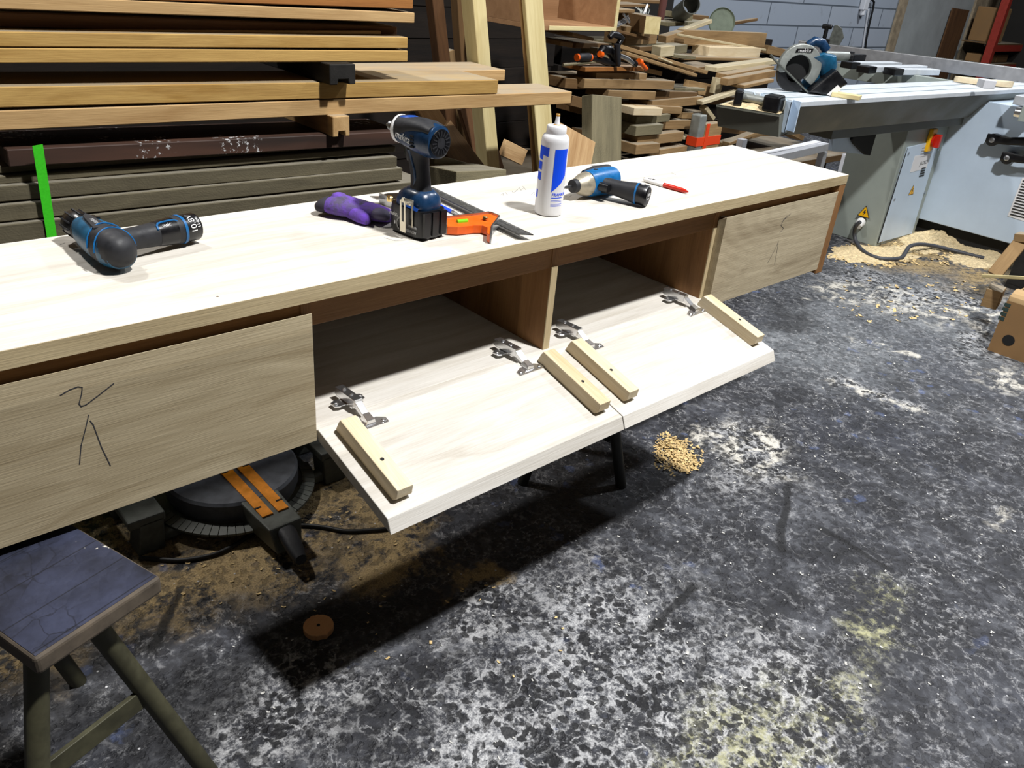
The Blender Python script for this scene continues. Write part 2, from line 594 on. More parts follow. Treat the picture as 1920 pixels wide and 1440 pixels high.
# ------------------------------------------------------------------ room
def floor_mat():
    t = NT('stained concrete floor')
    raw = t.node('ShaderNodeTexCoord').outputs['Object']
    wn = t.node('ShaderNodeTexNoise', ins={'Scale': 3.0, 'Detail': 5.0, 'Roughness': 0.65})
    t.l.new(raw, wn.inputs['Vector'])
    warp = t.vmath('ADD', raw, t.vmath('MULTIPLY', t.vmath('SUBTRACT', wn.outputs['Color'], (0.5, 0.5, 0.5)), (0.55, 0.55, 0)))

    def blob(px, py, rx, ry, ang=0.0, soft=0.5):
        c = P(px, py, Z=0)
        v = t.vmath('SUBTRACT', warp, (c.x, c.y, 0))
        mp = t.node('ShaderNodeMapping', vector_type='TEXTURE')
        t.l.new(v, mp.inputs[0])
        mp.inputs['Rotation'].default_value = (0, 0, ang)
        mp.inputs['Scale'].default_value = (rx, ry, 1)
        ln = t.node('ShaderNodeVectorMath', operation='LENGTH')
        t.l.new(mp.outputs[0], ln.inputs[0])
        return t.step(ln.outputs['Value'], 1.0, soft * 0.6)

    def union(bl):
        r = bl[0]
        for b in bl[1:]:
            r = t.math('MAXIMUM', r, b)
        return r
    big = t.noise(raw, 1.7, 6, 0.6)
    med = t.noise(raw, 7, 6, 0.7, 0.6)
    fine = t.noise(raw, 45, 6, 0.75)
    vfine = t.noise(raw, 260, 3, 0.7)
    base = t.ramp(t.math('ADD', t.math('MULTIPLY', med, 0.6), t.math('MULTIPLY', fine, 0.4)),
                  [(0.36, srgb(22, 22, 25)), (0.5, srgb(48, 49, 54)), (0.64, srgb(92, 94, 100))])
    # the far floor is greyer and dustier
    far = union([blob(1750, 560, 1.6, 0.9, 0.2, 0.3), blob(1560, 640, 0.7, 0.5)])
    base = t.mix(t.math('MULTIPLY', far, 0.7), base, t.ramp(t.math('ADD', t.math('MULTIPLY', fine, 0.5), t.math('MULTIPLY', med, 0.5)), [(0.35, srgb(66, 69, 74)), (0.62, srgb(132, 136, 140))]))
    base = t.mix(t.math('MULTIPLY', t.step(big, 0.5, 0.64), 0.4), base, srgb(50, 53, 64))
    # white dust
    white = t.math('MULTIPLY', union([blob(1390, 850, 0.34, 0.16, 0.5), blob(1120, 1230, 0.42, 0.34, 0.3), blob(1000, 1360, 0.5, 0.3), blob(1420, 1330, 0.4, 0.26), blob(880, 1130, 0.2, 0.12), blob(1620, 520, 0.3, 0.3), blob(1760, 560, 0.5, 0.22, -0.4), blob(1640, 730, 0.08, 0.25, 0.4), blob(1840, 640, 0.35, 0.12), blob(520, 1330, 0.2, 0.16)]), 1.0)
    wf = t.node('ShaderNodeTexNoise', ins={'Scale': 38.0, 'Detail': 3.0, 'Roughness': 0.6})
    t.l.new(raw, wf.inputs['Vector'])
    warpf = t.vmath('ADD', t.vmath('ADD', raw, t.vmath('MULTIPLY', wn.outputs['Color'], (0.06, 0.06, 0))), t.vmath('MULTIPLY', t.vmath('SUBTRACT', wf.outputs['Color'], (0.5, 0.5, 0.5)), (0.034, 0.034, 0)))
    pitv = t.voro(warpf, 52)
    pit2 = t.voro(warpf, 27)
    dens = t.noise(raw, 11, 5, 0.7)
    pitm = t.math('MAXIMUM', t.math('MULTIPLY', t.step(pitv, 0.52, 0.40), t.step(dens, 0.42, 0.52)), t.math('MULTIPLY', t.step(pit2, 0.34, 0.26), t.step(dens, 0.56, 0.46)))
    edge = t.voro(warpf, 30, 'DISTANCE_TO_EDGE')
    net = t.math('MULTIPLY', t.step(edge, 0.11, 0.02), t.step(t.noise(raw, 17, 4, 0.7), 0.44, 0.56))
    crust = t.step(t.math('ADD', t.math('MULTIPLY', med, 0.45), t.math('MULTIPLY', t.noise(raw, 70, 6, 0.8), 0.75)), 0.57, 0.72)
    wmask = t.math('MULTIPLY', white, t.math('MAXIMUM', crust, t.math('MULTIPLY', net, 0.85)))
    base = t.mix(t.math('MULTIPLY', wmask, 0.9), base, t.ramp(vfine, [(0.3, srgb(128, 128, 131)), (0.7, srgb(222, 222, 222))]))
    base = t.mix(t.math('MULTIPLY', t.math('MULTIPLY', net, t.step(fine, 0.42, 0.6)), 0.3), base, srgb(176, 176, 178))
    # pale rims of scuffed patches everywhere
    rim = t.math('ABSOLUTE', t.math('SUBTRACT', t.noise(raw, 5.5, 7, 0.68, 0.4), 0.5))
    base = t.mix(t.math('MULTIPLY', t.step(rim, 0.016, 0.0), t.math('MULTIPLY', t.step(fine, 0.4, 0.6), 0.6)), base, srgb(170, 170, 172))
    # loose white powder in streaky patches
    pw = union([blob(1590, 548, 0.22, 0.2), blob(1690, 565, 0.26, 0.2), blob(1800, 588, 0.34, 0.14, -0.3), blob(1655, 655, 0.06, 0.2, 0.3), blob(1880, 600, 0.3, 0.14), blob(1900, 700, 0.22, 0.12), blob(1400, 838, 0.26, 0.13, 0.5), blob(1330, 810, 0.14, 0.1), blob(1640, 735, 0.06, 0.2, 0.3), blob(1500, 560, 0.06, 0.05), blob(1870, 965, 0.12, 0.05)])
    pn = t.noise(t.mapping(raw, (9, 16, 9), (0, 0, 0), (0, 0, 0.5)), 1.0, 8, 0.72, 0.5)
    base = t.mix(t.math('MULTIPLY', t.math('MULTIPLY', pw, t.step(pn, 0.47, 0.58)), 0.85), base, t.ramp(vfine, [(0.3, srgb(196, 190, 176)), (0.7, srgb(236, 232, 222))]))
    # yellowish powder front right
    yel = union([blob(1330, 1420, 0.36, 0.16), blob(1660, 1180, 0.2, 0.1), blob(1560, 1290, 0.16, 0.08)])
    base = t.mix(t.math('MULTIPLY', t.math('MULTIPLY', yel, 0.75), t.step(t.math('ADD', med, fine), 0.92, 1.2)), base, srgb(168, 166, 124))
    # sawdust drifts under the cabinet
    sand = union([blob(480, 1020, 0.34, 0.24), blob(330, 1090, 0.3, 0.14), blob(640, 940, 0.32, 0.2), blob(740, 1010, 0.2, 0.12), blob(40, 1240, 0.2, 0.16), blob(860, 1060, 0.12, 0.05, -0.5), blob(1700, 470, 0.6, 0.35, 0.3), blob(1850, 500, 0.7, 0.25, 0.2), blob(230, 980, 0.3, 0.25)])
    sg = t.math('ADD', t.math('MULTIPLY', med, 0.7), t.math('MULTIPLY', fine, 0.5))
    base = t.mix(t.math('MULTIPLY', sand, t.step(sg, 0.5, 0.62)), base, t.ramp(vfine, [(0.3, srgb(116, 98, 66)), (0.7, srgb(198, 172, 124))]))
    # darker floor zones
    dark_zone = union([blob(1080, 900, 0.28, 0.2), blob(640, 1160, 0.24, 0.1), blob(1480, 600, 0.26, 0.14), blob(330, 1330, 0.22, 0.16), blob(180, 1330, 0.2, 0.14)])
    base = t.mix(t.math('MULTIPLY', dark_zone, 0.72), base, t.ramp(fine, [(0.35, srgb(16, 16, 17)), (0.7, srgb(46, 46, 48))]))
    base = t.mix(t.math('MULTIPLY', pitm, t.math('ADD', t.math('MULTIPLY', white, 0.5), 0.42)), base, srgb(18, 18, 21))
    # cracks
    for (a, b) in (((1478, 905), (1466, 1040)), ((1530, 985), (1680, 1075)), ((1300, 1090), (1215, 1190)), ((330, 1095), (290, 1230))):
        p, q = P(*a, Z=0), P(*b, Z=0)
        d = (q - p)
        L = d.length
        d.normalize()
        v = t.vmath('SUBTRACT', t.vmath('ADD', raw, t.vmath('MULTIPLY', t.vmath('SUBTRACT', wn.outputs['Color'], (0.5, 0.5, 0.5)), (0.1, 0.1, 0))), tuple(p))
        dt = t.node('ShaderNodeVectorMath', operation='DOT_PRODUCT')
        t.l.new(v, dt.inputs[0])
        dt.inputs[1].default_value = d
        dn = t.node('ShaderNodeVectorMath', operation='DOT_PRODUCT')
        t.l.new(v, dn.inputs[0])
        dn.inputs[1].default_value = (-d.y, d.x, 0)
        k = t.math('MULTIPLY', t.step(t.math('ABSOLUTE', dn.outputs['Value']), 0.014, 0.006), t.math('MULTIPLY', t.step(dt.outputs['Value'], -0.01, 0.02), t.step(dt.outputs['Value'], L + 0.01, L - 0.02)))
        base = t.mix(t.math('MULTIPLY', k, 0.85), base, srgb(20, 20, 22))
    # blue and white paint specks
    bs = t.math('MULTIPLY', t.step(t.noise(raw, 16, 3), 0.62, 0.68), t.step(t.noise(raw, 2.2, 2), 0.52, 0.6))
    base = t.mix(t.math('MULTIPLY', bs, 0.3), base, srgb(90, 110, 160))
    sp = t.voro(raw, 70)
    cell = t.node('ShaderNodeTexVoronoi')
    t.l.new(raw, cell.inputs['Vector'])
    cell.inputs['Scale'].default_value = 70
    sc = t.node('ShaderNodeSeparateXYZ')
    t.l.new(cell.outputs['Color'], sc.inputs[0])
    spk = t.math('MULTIPLY', t.step(sp, 0.2, 0.1), t.step(sc.outputs[0], 0.94, 0.95))
    base = t.mix(t.math('MULTIPLY', spk, 0.85), base, srgb(206, 206, 208))
    t.l.new(base, t.b.inputs['Base Color'])
    t.l.new(t.step(fine, 0.3, 0.7, 0.55, 0.85), t.b.inputs['Roughness'])
    t.b.inputs['Specular IOR Level'].default_value = 0.35
    h = t.math('ADD', t.math('MULTIPLY', fine, 0.5), t.math('SUBTRACT', med, t.math('MULTIPLY', pitm, 0.6)))
    t.bump(h, 0.55, 0.008)
    return t.m


def wall_mat():
    t = NT('white block wall')
    raw = t.node('ShaderNodeTexCoord').outputs['Object']
    sw = t.node('ShaderNodeSeparateXYZ')
    t.l.new(raw, sw.inputs[0])
    xz = t.node('ShaderNodeCombineXYZ')
    t.l.new(sw.outputs[0], xz.inputs[0])
    t.l.new(sw.outputs[2], xz.inputs[1])
    br = t.node('ShaderNodeTexBrick')
    t.l.new(xz.outputs[0], br.inputs['Vector'])
    br.inputs['Color1'].default_value = tuple(srgb(152, 162, 176)) + (1,)
    br.inputs['Color2'].default_value = tuple(srgb(164, 172, 184)) + (1,)
    br.inputs['Mortar'].default_value = tuple(srgb(82, 90, 100)) + (1,)
    br.inputs['Scale'].default_value = 1.0
    br.inputs['Mortar Size'].default_value = 0.008
    br.inputs['Brick Width'].default_value = 1.2
    br.inputs['Row Height'].default_value = 0.21
    n = t.noise(raw, 6, 6, 0.7)
    c = t.mix(t.math('MULTIPLY', t.step(n, 0.58, 0.72), 0.5), br.outputs['Color'], srgb(120, 124, 126))
    t.l.new(c, t.b.inputs['Base Color'])
    t.b.inputs['Roughness'].default_value = 0.8
    return t.m


M['floor'] = floor_mat()
M['blockwall'] = wall_mat()
M['dimwall'] = plain('shade dark wall', srgb(34, 31, 28), 0.9, var=0.25, scale=2)  # walls coloured near black for the deep shade and little bounce
M['plaster'] = plain('grey plaster', srgb(156, 160, 160), 0.85, var=0.14, scale=2.5)
M['plasterold'] = plain('peeling plaster', srgb(152, 136, 112), 0.9, var=0.4, scale=9)
M['ceil'] = plain('ceiling sheet', srgb(60, 61, 62), 0.9, var=0.1, scale=1)

XL, XR_, YF, YB, ZC = -4.4, 11.2, -4.6, 3.7, 5.6
struct(MB().box((XL, YF, -0.1), (XR_, YB + 0.2, 0)).build('floor', 'floor'))
struct(MB().box((XL, YF, ZC), (XR_, YB + 0.2, ZC + 0.1)).build('ceiling', 'ceil'))
wx0 = P(1668, 60, Y=YB).x
struct(MB().box((XL, YB, 0), (3.86, YB + 0.2, ZC)).build('wall_back_left', 'dimwall'))
struct(MB().box((3.86, YB, 0), (wx0, YB + 0.2, ZC)).build('wall_back', 'blockwall'))
struct(MB().box((XL - 0.2, YF, 0), (XL, YB + 0.2, ZC)).build('wall_left', 'dimwall'))
struct(MB().box((XL, YF - 0.2, 0), (XR_, YF, ZC)).build('wall_front', 'dimwall'))
struct(MB().box((XR_, YF, 0), (XR_ + 0.2, YB + 0.2, ZC)).build('wall_right', 'dimwall'))
wx1 = P(1806, 60, Y=YB).x
wx2 = P(1838, 60, Y=YB).x
struct(MB().box((wx0, YB - 0.02, 0), (wx1, YB + 0.2, ZC)).build('wall_plaster', 'plaster'))
struct(MB().box((wx1, YB - 0.05, 0), (wx2 + 0.25, YB + 0.2, ZC)).build('wall_pier', 'plasterold'))
struct(MB().box((wx0 - 0.02, YB - 0.05, 0), (wx0 + 0.16, YB - 0.02, ZC)).build('trim_1', 'plasterold'))
struct(MB().box((wx2 + 0.25, YB, 0), (XR_, YB + 0.2, ZC)).build('wall_back_right', 'dimwall'))
# door-like board leaning over the plaster
pa_, pz_ = P(1788, 15, Y=YB - 0.06), P(1758, 108, Y=YB - 0.06)
pz_ = pa_ + (pz_ - pa_) * ((pa_.z - 0.003) / (pa_.z - pz_.z))
b = board('plywood_sheet', pa_, pz_, 0.55, 0.02, 'brown', 'brown plywood sheet standing against the plastered wall behind the saw fence', 'sheet', ydir=(1, 0, 0), bevel=0)

# ------------------------------------------------------------------ lights
def lamp(name, loc, size, power, color=(1, 1, 1), tgt=None):
    l = bpy.data.lights.new(name, 'AREA')
    l.shape = 'DISK'
    l.size = size
    l.energy = power
    l.color = color
    o = bpy.data.objects.new(name, l)
    COL.objects.link(o)
    o.location = loc
    if tgt is not None:
        o.rotation_euler = (V(tgt) - V(loc)).to_track_quat('-Z', 'Y').to_euler()
    return o


lamp('high_bay_lamp', (-0.6, -1.75, TOP + 4.2), 0.30, 425, (1, 0.995, 0.985))
lamp('high_bay_lamp', (2.6, -0.45, TOP + 4.2), 0.35, 130, (0.93, 0.96, 1))
lamp('high_bay_lamp', (-2.3, 3.0, TOP + 4.3), 0.35, 160, (1, 0.97, 0.93))
lamp('high_bay_lamp', (6.4, 1.2, TOP + 4.3), 0.35, 190, (0.92, 0.96, 1))
w = bpy.data.worlds.new('world')
scene.world = w
w.use_nodes = True
w.node_tree.nodes['Background'].inputs[0].default_value = (0.8, 0.9, 1, 1)
w.node_tree.nodes['Background'].inputs[1].default_value = 0.012

# ------------------------------------------------------------------ the low cabinet
XE = [0.0, -0.036, -0.597, -1.158, -1.720, -2.281, -2.317]
TT = 0.027
ZB = TOP - 0.264      # top of the bottom panel
DZ1, DZ2 = TOP - 0.0442, TOP - 0.2812
cab = thing('low_cabinet', 'long low oak cabinet being assembled on two stools with two flap doors open', 'cabinet', TR(-1.158, 0, TOP - 0.2963))
CT = cab.matrix_world.inverted()


def cpart(lo, hi, name, mat, T=None, bevel=0.001):
    """box in world coordinates as a cabinet part; T: own grain frame (world)"""
    c = (V(lo) + V(hi)) / 2
    F = TR(*c) if T is None else TR(*c) @ T
    inv = T.inverted() if T is not None else Matrix.Identity(4)
    a, b = inv @ (V(lo) - c), inv @ (V(hi) - c)
    l = [min(p, q) for p, q in zip(a, b)]
    h = [max(p, q) for p, q in zip(a, b)]
    return MB().box(l, h).build(name, mat, cab, CT @ F, bevel=bevel, seg=2)


RV = Matrix.Rotation(PI / 2, 4, 'Y')     # grain upright
top = cpart((XE[6], 0.0, TOP - TT), (0, 0.40, TOP), 'top_panel', 'oak_top')
edge = cpart((XE[6] + 0.0005, -0.0008, TOP - TT + 0.0008), (-0.0005, 0.003, TOP - 0.0008), 'front_edge_strip', 'oak_edge', bevel=0)
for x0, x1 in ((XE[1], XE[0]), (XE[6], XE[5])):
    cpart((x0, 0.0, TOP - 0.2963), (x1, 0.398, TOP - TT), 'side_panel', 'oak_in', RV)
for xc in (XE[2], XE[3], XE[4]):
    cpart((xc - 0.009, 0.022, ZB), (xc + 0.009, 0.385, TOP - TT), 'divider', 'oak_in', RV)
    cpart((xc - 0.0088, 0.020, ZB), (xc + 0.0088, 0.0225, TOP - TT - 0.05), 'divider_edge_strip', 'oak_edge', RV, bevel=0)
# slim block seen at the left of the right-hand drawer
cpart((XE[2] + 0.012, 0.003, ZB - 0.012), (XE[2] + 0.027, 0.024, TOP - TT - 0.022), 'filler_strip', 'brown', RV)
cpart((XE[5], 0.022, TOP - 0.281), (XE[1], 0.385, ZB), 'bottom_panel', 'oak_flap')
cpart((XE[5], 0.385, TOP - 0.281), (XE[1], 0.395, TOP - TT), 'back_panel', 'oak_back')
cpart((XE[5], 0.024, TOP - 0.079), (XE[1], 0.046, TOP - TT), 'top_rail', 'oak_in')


def front(x0, x1, mat, name, label):
    """door or drawer front with a finger bevel along its upper inner edge"""
    mb = MB()
    hw = (x1 - x0) / 2 - 0.002
    zc = (DZ1 + DZ2) / 2
    hh = (DZ1 - DZ2) / 2
    mb.hexa([(-hw, 0, -hh), (hw, 0, -hh), (hw, 0.022, -hh), (-hw, 0.022, -hh)],
            [(-hw, 0, hh), (hw, 0, hh), (hw, 0.022, hh - 0.013), (-hw, 0.022, hh - 0.013)])
    o = mb.build(name, mat, cab, CT @ TR((x0 + x1) / 2, -0.002, zc), bevel=0.0006, seg=1)
    if label:
        o['label'] = label
    return o


fl = front(XE[5], XE[4], 'oak_front', 'drawer_front', 'left drawer front pencilled with a 2 and an arrow')
fr = front(XE[2] + 0.002, XE[1], 'oak_cath', 'drawer_front', 'right drawer front with crown grain and small pencil marks')


def on_front(o, pts):
    """pixels on the drawer face -> local XZ"""
    out = []
    for p in pts:
        q = o_inv[o.name] @ P(p[0], p[1], Y=-0.002)
        out.append((q.x, q.z))
    return out


bpy.context.view_layer.update()
o_inv = {o.name: o.matrix_world.inverted() for o in (fl, fr)}
FT = Matrix(((1, 0, 0, 0), (0, 0, -1, -0.0001), (0, 1, 0, 0), (0, 0, 0, 1)))
for o, w_, ss in ((fl, 0.0014, [[(113, 741), (130, 731), (146, 725), (154, 726), (153, 738), (148, 757), (152, 762), (161, 759), (185, 741), (213, 719)], [(166, 778), (160, 805), (152, 835), (149, 870)], [(169, 789), (175, 797), (190, 838), (207, 873)]]),
                  (fr, 0.0010, [[(1483, 400), (1470, 412), (1464, 422), (1469, 428), (1462, 437)], [(1476, 404), (1466, 416)], [(1460, 452), (1452, 470), (1439, 493)], [(1459, 455), (1456, 475), (1452, 496)]])):
    for s_ in ss:
        stroke(on_front(o, s_), w_, 'pencil_mark', 'pencil', o, FT)

# flap doors, hinged at the bottom, lying open a little below level
FA = 0.26


def flap(x0, x1, label, bx, hx, bmats):
    root_T = TR((x0 + x1) / 2, 0.001, TOP - 0.261) @ Matrix.Rotation(FA, 4, 'X')
    hw = (x1 - x0) / 2 - 0.0012
    mb = MB()
    # local: -Y outward, z=0 the inner face that now looks up
    mb.hexa([(-hw, 0, -0.022), (-hw, -0.236, -0.022), (hw, -0.236, -0.022), (hw, 0, -0.022)],
            [(-hw, 0, 0), (-hw, -0.219, 0), (hw, -0.219, 0), (hw, 0, 0)])
    o = mb.build('flap_door', 'oak_flap', cab, CT @ root_T, bevel=0.0008, seg=1)
    o['label'] = label
    for (xa, ya, yb), bm in zip(bx, bmats):
        # tapered batten with chamfered ends and a screw hole
        prof = [(-ya - 0.008, 0.0), (-ya, 0.014), (-ya, 0.022), (-yb + 0.0, 0.022), (-yb, 0.010), (-yb - 0.012, 0.0)]
        b2 = MB()
        n = len(prof)
        wv = 0.0155
        T_ = TR(xa, 0, 0)
        y0, y1 = ya, yb
        pts = [(y0, 0), (y0 - 0.004, 0.019), (y0 - 0.008, 0.030), (y1 + 0.002, 0.030), (y1, 0.011), (y1 + 0.008, 0.0)]
        vs = [V((-wv, p[0], p[1])) for p in pts] + [V((wv, p[0], p[1])) for p in pts]
        b2.add(vs, [tuple(range(n)), tuple(range(2 * n - 1, n - 1, -1))] + [(i, (i + 1) % n, n + (i + 1) % n, n + i) for i in range(n)])
        # grain along the batten: build in a frame whose X runs down the door
        G = frame((xa, 0, 0), (0, -1, 0), z=(0, 0, 1))
        Gi = G.inverted()
        for p in b2.v:
            p.x += xa
        b2.v = [Gi @ p for p in b2.v]
        bo = b2.build('batten', bm, o, G, bevel=0.0012, seg=2)
        # dark screw hole
        hy = y0 + (y1 - y0) * 0.62
        hb = MB().lathe([(0.0035, 0.0), (0.0035, 0.0008)], Gi @ V((xa, hy, 0.0298)), (0, 0, 1), 16, 0)
        h = hb.build('screw_hole', 'blackm', o, G)
    for xh in hx:
        h = MB()
        # mounting plate on the carcass floor, arm, link and cup flange on the door
        h.box((-0.007, 0.020, 0.002), (0.007, 0.075, 0.006))
        h.prism([(-0.024, 0.040), (-0.024, 0.056), (-0.018, 0.060), (0.018, 0.060), (0.024, 0.056), (0.024, 0.040), (0.018, 0.036), (-0.018, 0.036)], (0.0015, 0.004))
        h.hexa([(-0.0075, 0.012, 0.006), (0.0075, 0.012, 0.006), (0.0075, 0.078, 0.006), (-0.0075, 0.078, 0.006)],
               [(-0.0065, 0.012, 0.020), (0.0065, 0.012, 0.020), (0.0065, 0.078, 0.018), (-0.0065, 0.078, 0.018)])
        h.hexa([(-0.0055, -0.010, 0.003), (0.0055, -0.010, 0.003), (0.0055, 0.014, 0.006), (-0.0055, 0.014, 0.006)],
               [(-0.0055, -0.010, 0.008), (0.0055, -0.010, 0.008), (0.0055, 0.014, 0.017), (-0.0055, 0.014, 0.017)])
        h.hexa([(-0.0085, -0.030, 0.0008), (0.0085, -0.030, 0.0008), (0.0075, -0.008, 0.0008), (-0.0075, -0.008, 0.0008)],
               [(-0.006, -0.027, 0.009), (0.006, -0.027, 0.009), (0.005, -0.009, 0.010), (-0.005, -0.009, 0.010)])
        h.prism([(-0.026, -0.036), (-0.026, -0.024), (-0.014, -0.016), (0.014, -0.016), (0.026, -0.024), (0.026, -0.036)], (0, 0.0018))
        for sx in (-0.0195, 0.0195):
            h.lathe([(0.0042, 0.0015), (0.0042, 0.003), (0.002, 0.0042)], (sx, -0.030, 0), n=12)
        for sy in (0.035, 0.060):
            h.lathe([(0.0032, 0.018), (0.0032, 0.0205), (0.0015, 0.0212)], (0, sy, 0), n=12)
        for sx in (-0.0195, 0.0195):
            h.lathe([(0.0045, 0.0035), (0.0045, 0.0052), (0.002, 0.0065)], (sx, 0.048, 0), n=12)
        # the arm stays level with the carcass: tilt back about the hinge line
        for p in h.v:
            p.x *= 1.3
            p.z *= 1.15
            if p.y > -0.004:
                k = Matrix.Rotation(-FA, 3, 'X') @ p
                p.y, p.z = k.y, k.z + 0.002
        h.build('hinge', 'chrome', o, TR(xh, -0.0, 0.0), bevel=0.0006, seg=1, smooth=False)
    return o


def fx(px, py):
    """pixel on the left/right open flap -> (x along door, y down door) in world X / local"""
    T_ = TR(0, 0.001, TOP - 0.261) @ Matrix.Rotation(FA, 4, 'X')
    Ti = T_.inverted()
    o_, d_ = Ti @ CC, (Ti.to_3x3() @ (P(px, py, Z=0) - CC))
    t_ = -o_.z / d_.z
    q = o_ + d_ * t_
    return q


def bat(x0, x1, a, b):
    p, q = fx(*a), fx(*b)
    return ((p.x + q.x) / 2 + 0.0155 - (x0 + x1) / 2, p.y, q.y)


f1 = flap(XE[4], XE[3], 'left open flap door, two battens screwed to it', [bat(XE[4], XE[3], (628, 806), (742, 945)), bat(XE[4], XE[3], (1007, 676), (1118, 781))], [0, 0] and [(fx(690, 790).x) - (XE[4] + XE[3]) / 2, (fx(990, 690).x) - (XE[4] + XE[3]) / 2], ['batten', 'batten'])
f2 = flap(XE[3], XE[2], 'right open flap door, two battens screwed to it', [bat(XE[3], XE[2], (1060, 655), (1172, 758)), bat(XE[3], XE[2], (1307, 570), (1411, 652))], [(fx(1102, 648).x) - (XE[3] + XE[2]) / 2, (fx(1296, 578).x) - (XE[3] + XE[2]) / 2], ['batten', 'batten'])

struct_fix = [o for o in bpy.data.objects if o.name == 'bottom_panel']
cpart((XE[4] + 0.001, 0.0015, TOP - 0.281), (XE[2] - 0.001, 0.022, ZB), 'bottom_edge_strip', 'oak_flap', bevel=0)


def px2m(A, h):
    return h * (V(A) - CC).dot(CF) / FPX


def pb(name, a, b, Y, h, w, mat, label, Y2=None, group=None, cat='board', ext=0.0, **kw):
    """plank whose upper front edge runs through two pixels on the plane(s) Y; h: face height in pixels"""
    A, B = P(a[0], a[1], Y=Y), P(b[0], b[1], Y=Y if Y2 is None else Y2)
    t = px2m((A + B) / 2, h)
    if ext:
        A = A - (B - A).normalized() * ext
    return board(name, A, B, w, t, mat, label, cat, group, **kw)


def pv(name, a, b, Y, wpx, t, mat, label, Y2=None, group=None, cat='board', **kw):
    """leaning plank: its left edge runs from pixel a (top) to b (bottom)"""
    A, B = P(a[0], a[1], Y=Y), P(b[0], b[1], Y=Y if Y2 is None else Y2)
    w = px2m((A + B) / 2, wpx)
    return board(name, A, B, w, t, mat, label, cat, group, ydir=(1, 0, 0), **kw)


# ------------------------------------------------------------------ lumber stack behind the cabinet
SY = 1.0
G1 = 'sawn planks in the lumber stack'


def stk(name, a, b, h, mat, label, w=0.25, Y=SY, ext=0.4, cat='plank', group=G1, **kw):
    return pb(name, a, b, Y, h * 0.9, w, mat, label, ext=ext, cat=cat, group=group, **kw)


stk('timber_plank', (0, -40), (775, -5), 26, 'orange', 'orange sawn plank at the very top of the lumber stack', w=0.3)
stk('timber_plank', (0, -10), (778, 24), 30 - 7, 'tan', 'pale tan plank second from the top of the lumber stack', w=0.3)
stk('timber_plank', (0, 22), (745, 50), 25, 'brown', 'dark brown plank set back under the tan plank', w=0.22, Y=SY + 0.06)
stk('timber_batten', (0, 56), (715, 58), 8, 'tan', 'thin tan batten lying in shade above the yellow planks', w=0.12, Y=SY + 0.045, cat='batten')
stk('timber_plank', (0, 59), (765, 70), 25, 'yellow', 'yellow plank with a green stained end', w=0.27)
stk('timber_plank', (0, 90), (765, 95), 25, 'yellow', 'yellow plank resting on the black bearer block', w=0.27)
stk('timber_plank', (0, 163), (935, 150), 33, 'yellow', 'long yellow plank with worn white patches under the black bearer', w=0.21)
stk('timber_plank', (0, 208), (1073, 172), 30, 'tan', 'longest plank, with a dark burnt end sticking out to the right', w=0.18)
stk('timber_plank', (660, 137), (948, 131), 23, 'tan', 'plank behind the long yellow plank with its cut end showing', w=0.2, Y=SY + 0.235, ext=0.0)
stk('timber_plank', (12, 281), (757, 246), 30, 'splatter', 'dark brown timber splattered with white paint', w=0.2, ext=0)
stk('timber_plank', (0, 312), (560, 272), 13, 'grey', 'thin grey board just under the paint splattered timber', w=0.22, Y=SY + 0.03)
stk('timber_plank', (0, 331), (742, 274), 14, 'grey', 'second thin grey board under the paint splattered timber', w=0.22, Y=SY + 0.02)
stk('timber_plank', (0, 350), (745, 294), 27, 'grey', 'grey plank with a bright top edge and knots', w=0.24)
stk('timber_plank', (0, 386), (755, 315), 29, 'grey', 'grey plank with diagonal saw marks', w=0.24, Y=SY - 0.013)
stk('timber_plank', (0, 423), (800, 339), 34, 'grey', 'lowest visible grey plank, just above the cabinet top', w=0.24, Y=SY - 0.026)
# green stain on a plank end, bearers and strap
for nm, (x0, x1, y0, y1), m_, lb, yy in (('bearer_block', (618, 667, 121, 158), 'black', 'blackened grooved bearer block between the yellow planks', SY - 0.045),
                                         ('bearer_block', (624, 656, 219, 255), 'tan', 'orange brown grooved bearer block above the splattered timber', SY - 0.03)):
    A, B = P(x0, y0, Y=yy), P(x1, y1, Y=yy)
    T = TR(A.x, yy, B.z)
    W, H = B.x - A.x, A.z - B.z
    mb = MB()
    mb.prism([(0, 0), (W * 0.3, 0), (W * 0.33, H * 0.26), (W * 0.72, H * 0.26), (W * 0.75, 0), (W, 0), (W, H), (0, H)], (0, -0.5), Matrix(((1, 0, 0, 0), (0, 0, -1, 0), (0, 1, 0, 0), (0, 0, 0, 1))))
    T2 = T @ RZ(PI / 2)
    mb.v = [T2.inverted() @ T @ p for p in mb.v]
    tag(mb.build(nm, m_, None, T2, bevel=0.002, seg=1), lb, 'bearer')
for x_, lb in ((-1.75, 'dark timber block carrying the left part of the lumber stack'), (-0.95, 'dark timber block carrying the right end of the lumber stack')):
    tag(MB().box((-0.07, 0, 0), (0.07, 0.22, 0.545)).build('support_block', 'brown', None, TR(x_, SY + 0.01, 0), bevel=0.003), lb, 'block')
# green ratchet strap over the grey planks
sa, sb = P(70, 272, Y=SY - 0.030), P(101, 470, Y=SY - 0.030)
sb = sa + (sb - sa) * ((sa.z - 0.006) / (sa.z - sb.z))
mb = MB()
pts = [sa + (sb - sa) * (i / 12) for i in range(13)]
for p, q in zip(pts[:-1], pts[1:]):
    j = V((0, 0, 0))
    wv = V((0.0105, 0, 0.001))
    mb.hexa([p - wv, p + wv, q + wv, q - wv], [c + V((0, -0.002, 0)) for c in (p - wv, p + wv, q + wv, q - wv)])
tag(mb.build('cargo_strap', 'greenstrap'), 'bright green webbing strap hanging down over the grey planks', 'strap')

